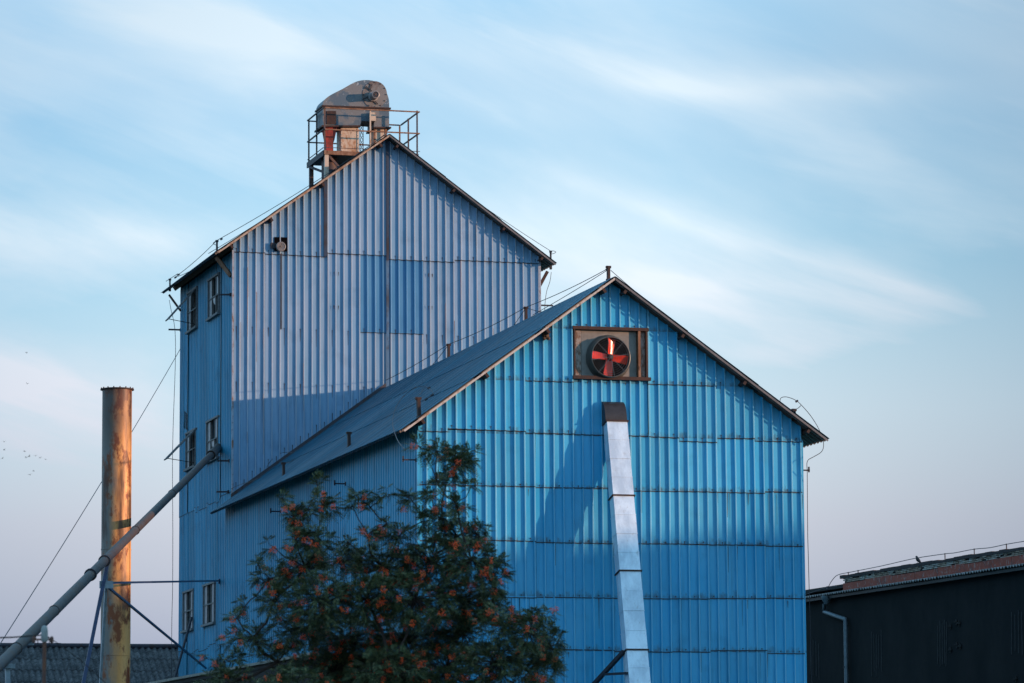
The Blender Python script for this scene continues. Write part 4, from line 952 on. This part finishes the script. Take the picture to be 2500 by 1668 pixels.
# skeleton: every clump joins the nearest lower clump or the trunk
fork = V((root.x,root.y,root.z+2.6)); nodes = [(fork, None)]
order = sorted(range(len(cents)), key=lambda i: cents[i][0].z+.35*(cents[i][0]-V((root.x,root.y,cents[i][0].z))).length)
nid = {}
for i in order:
    c = cents[i][0]; best = None
    for j, (p, _) in enumerate(nodes):
        dz = c.z-p.z; dist = (c-p).length
        cost = dist*(1 if dz > .12 else 2.2)+.10*(p-fork).length
        if best is None or cost < best[0]: best = (cost, j)
    nodes.append((c, best[1])); nid[i] = len(nodes)-1
wgt = [1]*len(nodes)
for j in range(len(nodes)-1, 0, -1): wgt[nodes[j][1]] += wgt[j]
rad = [min(.0048*math.sqrt(w)+.002, .055) for w in wgt]
tm = MB(); tm.tube([root-Z*.05, root+V((.03,0,.9)), root+V((-.02,.03,1.8)), fork], [.14,.105,.095,.088], 12); o = tm.build('trunk', 'trunk', tree); smooth_by_angle(o, 60)
br = MB()
for j in range(1, len(nodes)):
    p, k_ = nodes[j]; q = nodes[k_][0]; m = (p+q)/2+V((R_.uniform(-.08,.08),R_.uniform(-.08,.08),R_.uniform(-.12,.02)))*min(1,(p-q).length)
    br.tube([q, q.lerp(m,.5)+V((0,0,.02)), m, p], [min(rad[k_],rad[j]*1.35), rad[j]*1.2, rad[j]*1.1, rad[j]], 6)
for p, ci in tips:
    c = nodes[nid[ci]][0]; m = (p+c)/2-Z*.04; br.tube([c, m, p], [.006,.005,.003], 3, caps=False)
br.build('branch', 'trunk', tree)
# pinnate leaves: each a stalk with pairs of narrow leaflets
LV = []; LF = []
def leaf(base, d, L, R_):
    side = d.cross(Z); side = side.normalized() if side.length > .1 else X.copy()
    nrm = side.cross(d).normalized(); ro = R_.uniform(-.6,.6); side, nrm = side*math.cos(ro)+nrm*math.sin(ro), nrm*math.cos(ro)-side*math.sin(ro)
    npair = 6; droop = R_.uniform(.15,.45)
    for i in range(npair+1):
        t_ = .22+.78*i/npair; pos = base+d*L*t_-Z*droop*L*t_*t_
        if i == npair: dirs = [(d-Z*droop).normalized()]
        else: dirs = [(side*s+d*.55-nrm*.25-Z*.15).normalized() for s in (-1,1)]
        for dl in dirs:
            ll = L*.36*(1-.35*abs(t_-.6)); w = dl.cross(nrm).normalized()*ll*.15; up = nrm*ll*.05
            k0 = len(LV); LV.extend([tuple(pos), tuple(pos+dl*ll*.45+w+up), tuple(pos+dl*ll-nrm*ll*.06), tuple(pos+dl*ll*.45-w+up)]); LF.append((k0,k0+1,k0+2,k0+3))
for p, ci in tips:
    c = nodes[nid[ci]][0]; og = (p-c).normalized() if (p-c).length > .02 else V((0,0,1))
    for _ in range(R_.randint(4,7)):
        d = (V((R_.gauss(0,1),R_.gauss(0,1),R_.gauss(0,.7)))+og*.9+Z*.25).normalized()
        leaf(p-og*R_.uniform(0,.07), d, R_.uniform(.12,.175), R_)
me = bpy.data.meshes.new('crown'); arr = np.array(LV)-np.array(root); me.from_pydata(arr.tolist(), [], LF); me.materials.append(M['leaf'])
crown = bpy.data.objects.new('crown', me); COL.objects.link(crown); crown.parent = tree
# berries
def ico():
    import bmesh
    b = bmesh.new(); bmesh.ops.create_icosphere(b, subdivisions=1, radius=1); vs = [v.co.copy() for v in b.verts]; fs = [tuple(v.index for v in f.verts) for f in b.faces]; b.free(); return vs, fs
IV, IF = ico()
def cluster(mb, c, R_, size):
    n = int(38*size)
    for _ in range(n):
        a = R_.uniform(0,6.28); r = math.sqrt(R_.random())*.054*size
        p = V((r*math.cos(a), r*math.sin(a), R_.uniform(-.048,.040)-r*.3)); b = R_.uniform(.0062,.0082)
        mb.add([V(c)+p+v*b for v in IV], IF)
protos = []
for k_ in range(7):
    mb = MB(); cluster(mb, (0,0,0), R_, (.6,.7,.8,.9,.95,1.05,1.2)[k_]); me = bpy.data.meshes.new('berry_cluster'); me.from_pydata(mb.v, [], mb.f); me.materials.append(M['berry'])
    me.polygons.foreach_set('use_smooth', [True]*len(mb.f)); protos.append(me)
bt = R_.sample(tips, min(380, len(tips)))
bt = sorted(bt, key=lambda q: (q[0]-CAMP).dot(CF))   # nearest side first
rest = MB()
for i, (p, ci) in enumerate(bt):
    q = p+V((R_.uniform(-.06,.06), R_.uniform(-.08,.02), R_.uniform(-.05,.06)))-CF*.13
    inview = q.z > 3.3
    if i < 100:
        o = bpy.data.objects.new('berry_cluster', protos[R_.randrange(7)]); COL.objects.link(o); o.parent = tree; o.location = q-root; o.rotation_euler = (R_.uniform(-.5,.5),R_.uniform(-.5,.5),R_.uniform(0,6))
    else: cluster(rest, q, R_, R_.uniform(.6,1.1))
o = rest.build('berries', 'berry', tree, True); o['kind'] = 'stuff'

# ================================================================== GROUND, SHADE CASTER, LIGHT
mb = MB(); g = 3000; mb.quad((-g,-g,0),(g,-g,0),(g,g,0),(-g,g,0)); o = mb.build('ground', 'ground'); o['kind'] = 'structure'
SUN_AZ, SUN_EL = math.radians(60), math.radians(5.4)     # azimuth measured from -Y towards +X
sd = V((math.sin(SUN_AZ)*math.cos(SUN_EL), -math.cos(SUN_AZ)*math.cos(SUN_EL), math.sin(SUN_EL)))
sh = V((sd.x,sd.y,0)).normalized(); sp_ = V((-sh.y,sh.x,0))
# added unseen bank that casts the low shade on the barn front
HS = 95.0; hz = 9.2+(HS-4.3)*math.tan(SUN_EL)
mb = MB(); nx, ny = 60, 16; vs = []
for i in range(nx+1):
    w = -150+300*i/nx; hh = (hz+.25*math.sin(w*.12))*max(0,1-abs(w/150)**6)
    for j in range(ny+1):
        s = j/ny; prof_ = math.sin(math.pi*s)**.8; q = sh*(HS-35+70*s)+sp_*w; vs.append((q.x,q.y,-.3+(hh+.3)*prof_))
mb.add(vs, [(i*(ny+1)+j, (i+1)*(ny+1)+j, (i+1)*(ny+1)+j+1, i*(ny+1)+j+1) for i in range(nx) for j in range(ny)]); o = mb.build('shade_caster', 'ground', None, True); o['kind'] = 'structure'

ld = bpy.data.lights.new('sun', 'SUN'); ld.energy = 3.0; ld.angle = math.radians(.55); ld.color = (1.0,.57,.36)
lo = bpy.data.objects.new('sun', ld); COL.objects.link(lo); lo.rotation_euler = sd.to_track_quat('Z','Y').to_euler(); lo.location = (0,-40,60)

w = bpy.data.worlds.new('World'); S.world = w; w.use_nodes = True; nt = w.node_tree; nd = nt.nodes; lk = nt.links.new
for n in list(nd): nd.remove(n)
out = nd.new('ShaderNodeOutputWorld'); bg = nd.new('ShaderNodeBackground'); lk(bg.outputs[0], out.inputs[0])
sky = nd.new('ShaderNodeTexSky'); sky.sky_type = 'NISHITA'; sky.sun_disc = False; sky.sun_elevation = SUN_EL
sky.sun_rotation = math.atan2(sd.x, sd.y)
sky.air_density = 1.0; sky.dust_density = .6; sky.ozone_density = 2.2
SKY_K = .12
bg.inputs[1].default_value = SKY_K
tc = nd.new('ShaderNodeTexCoord')
def vdot(v):
    n = nd.new('ShaderNodeVectorMath'); n.operation = 'DOT_PRODUCT'; lk(tc.outputs['Generated'], n.inputs[0]); n.inputs[1].default_value = v; return n.outputs['Value']
def wm(op, a, b=0., c=None):
    n = nd.new('ShaderNodeMath'); n.operation = op
    for s, v in zip(n.inputs, (a,b) if c is None else (a,b,c)):
        if isinstance(v, (int,float)): s.default_value = v
        else: lk(v, s)
    return n.outputs[0]
def wmix(f, a, b, mode='MIX'):
    n = nd.new('ShaderNodeMix'); n.data_type = 'RGBA'; n.blend_type = mode
    for s, v in ((n.inputs[0],f),(n.inputs[6],a),(n.inputs[7],b)):
        if isinstance(v, (int,float)): s.default_value = v
        elif isinstance(v, tuple): s.default_value = (*v,1)
        else: lk(v, s)
    return n.outputs[2]
def wramp(f, st):
    r = nd.new('ShaderNodeValToRGB'); e = r.color_ramp.elements
    while len(e) < len(st): e.new(.5)
    for k, (p, c) in zip(e, st): k.position = p; k.color = (c,c,c,1) if isinstance(c,(int,float)) else (*c,1)
    lk(f, r.inputs[0]); return r.outputs[0]
# bearing across the north-north-east sky and height above the horizon
hb = V((math.sin(YAW),math.cos(YAW),0)); ea = V((math.cos(YAW),-math.sin(YAW),0))
be = vdot(ea); el = vdot((0,0,1))
def band_noise(sx, sy, tilt, scale, detail, rough, off=(0,0)):
    c, s = math.cos(tilt), math.sin(tilt)
    cx = nd.new('ShaderNodeCombineXYZ')
    lk(wm('ADD', wm('MULTIPLY', wm('ADD', wm('MULTIPLY', be, c), wm('MULTIPLY', el, -s)), sx), off[0]), cx.inputs[0])
    lk(wm('ADD', wm('MULTIPLY', wm('ADD', wm('MULTIPLY', be, s), wm('MULTIPLY', el, c)), sy), off[1]), cx.inputs[1]); lk(vdot(tuple(hb)), cx.inputs[2])
    n = nd.new('ShaderNodeTexNoise'); n.inputs['Scale'].default_value = scale; n.inputs['Detail'].default_value = detail; n.inputs['Roughness'].default_value = rough; n.inputs['Distortion'].default_value = .4
    lk(cx.outputs[0], n.inputs['Vector']); return n.outputs['Fac']
n1 = band_noise(5, 16, .30, 1.0, 6, .55, (1.3,.4)); n2 = band_noise(3.5, 7, .2, 1.0, 4, .5, (4.1,2.2)); n3 = band_noise(7, 34, .33, 1.0, 6, .6, (2.7,5.2))
cl = wm('ADD', wm('MULTIPLY', wramp(n1, [(.44,0),(.66,1)]), .26), wm('MULTIPLY', wramp(n2, [(.40,0),(.64,1)]), .45))
cl = wm('ADD', cl, wm('MULTIPLY', wramp(n3, [(.50,0),(.70,1)]), .22))
# long cirrus bands: bearing, height of both ends, half width, strength
for b0, e0, b1, e1, hw, st in ((.018,.174,.13,.129,.0045,.5),(-.115,.219,.045,.201,.012,.45),(.005,.158,.11,.128,.016,.75),(.035,.149,.105,.137,.005,.35),(-.15,.166,-.07,.161,.006,.35),(.03,.199,.105,.196,.004,.35),(-.15,.128,-.085,.123,.010,.45),(.06,.128,.11,.126,.006,.4)):
    ln = math.hypot(b1-b0, e1-e0); ux, uy = (b1-b0)/ln, (e1-e0)/ln
    al = wm('ADD', wm('MULTIPLY', wm('SUBTRACT', be, b0), ux), wm('MULTIPLY', wm('SUBTRACT', el, e0), uy))
    ac = wm('ADD', wm('MULTIPLY', wm('SUBTRACT', be, b0), -uy), wm('MULTIPLY', wm('SUBTRACT', el, e0), ux))
    ac = wm('ADD', ac, wm('MULTIPLY', wm('SUBTRACT', n2, .5), .05))
    g1 = wm('POWER', 2.718, wm('MULTIPLY', wm('POWER', wm('ABSOLUTE', wm('DIVIDE', ac, hw)), 1.6), -1.0))
    g2 = wm('POWER', 2.718, wm('MULTIPLY', wm('POWER', wm('ABSOLUTE', wm('DIVIDE', wm('SUBTRACT', al, ln/2), ln*.55)), 4.0), -1.0))
    cl = wm('ADD', cl, wm('MULTIPLY', wm('MULTIPLY', g1, g2), wm('MULTIPLY', wramp(n3, [(.30,.35),(.62,1)]), st)))
cl = wm('MINIMUM', cl, .95)
K = 1/SKY_K
skyc = wmix(1.0, sky.outputs[0], wramp(el, [(.20,(1.12,1.58,1.92)),(.36,(2.4,3.5,3.6))]), 'MULTIPLY')
cloudc = wramp(el, [(.0,(.18,.20,.285)),(.05,(.235,.255,.34)),(.085,(.385,.37,.43)),(.115,(.50,.50,.545)),(.16,(.50,.565,.61)),(.215,(.42,.50,.56)),(.30,(.52,.66,.76)),(.5,(.56,.78,.90)),(1,(.54,.80,.94))])
n = nd.new('ShaderNodeVectorMath'); n.operation = 'SCALE'; lk(cloudc, n.inputs[0]); n.inputs['Scale'].default_value = K
hz_ = wramp(el, [(0,1),(.05,.96),(.085,.84),(.12,.55),(.16,.22),(.25,.06)])
fac = wm('MAXIMUM', cl, hz_)
lk(wmix(1.0, wmix(fac, skyc, n.outputs[0]), wramp(wm('ADD', wm('MULTIPLY', be, 2.0), .5), [(.23,(.82,.85,.88)),(.38,1.0),(.58,1.0),(.78,(.66,.70,.74))]), 'MULTIPLY'), bg.inputs[0])
S.view_settings.view_transform = 'Standard'; S.view_settings.look = 'None'; S.view_settings.exposure = .84; S.view_settings.gamma = 1
S.render.engine = 'CYCLES'; S.cycles.max_bounces = 6; S.cycles.use_denoising = True
for o in bpy.data.objects:
    if '_o' in o: del o['_o']
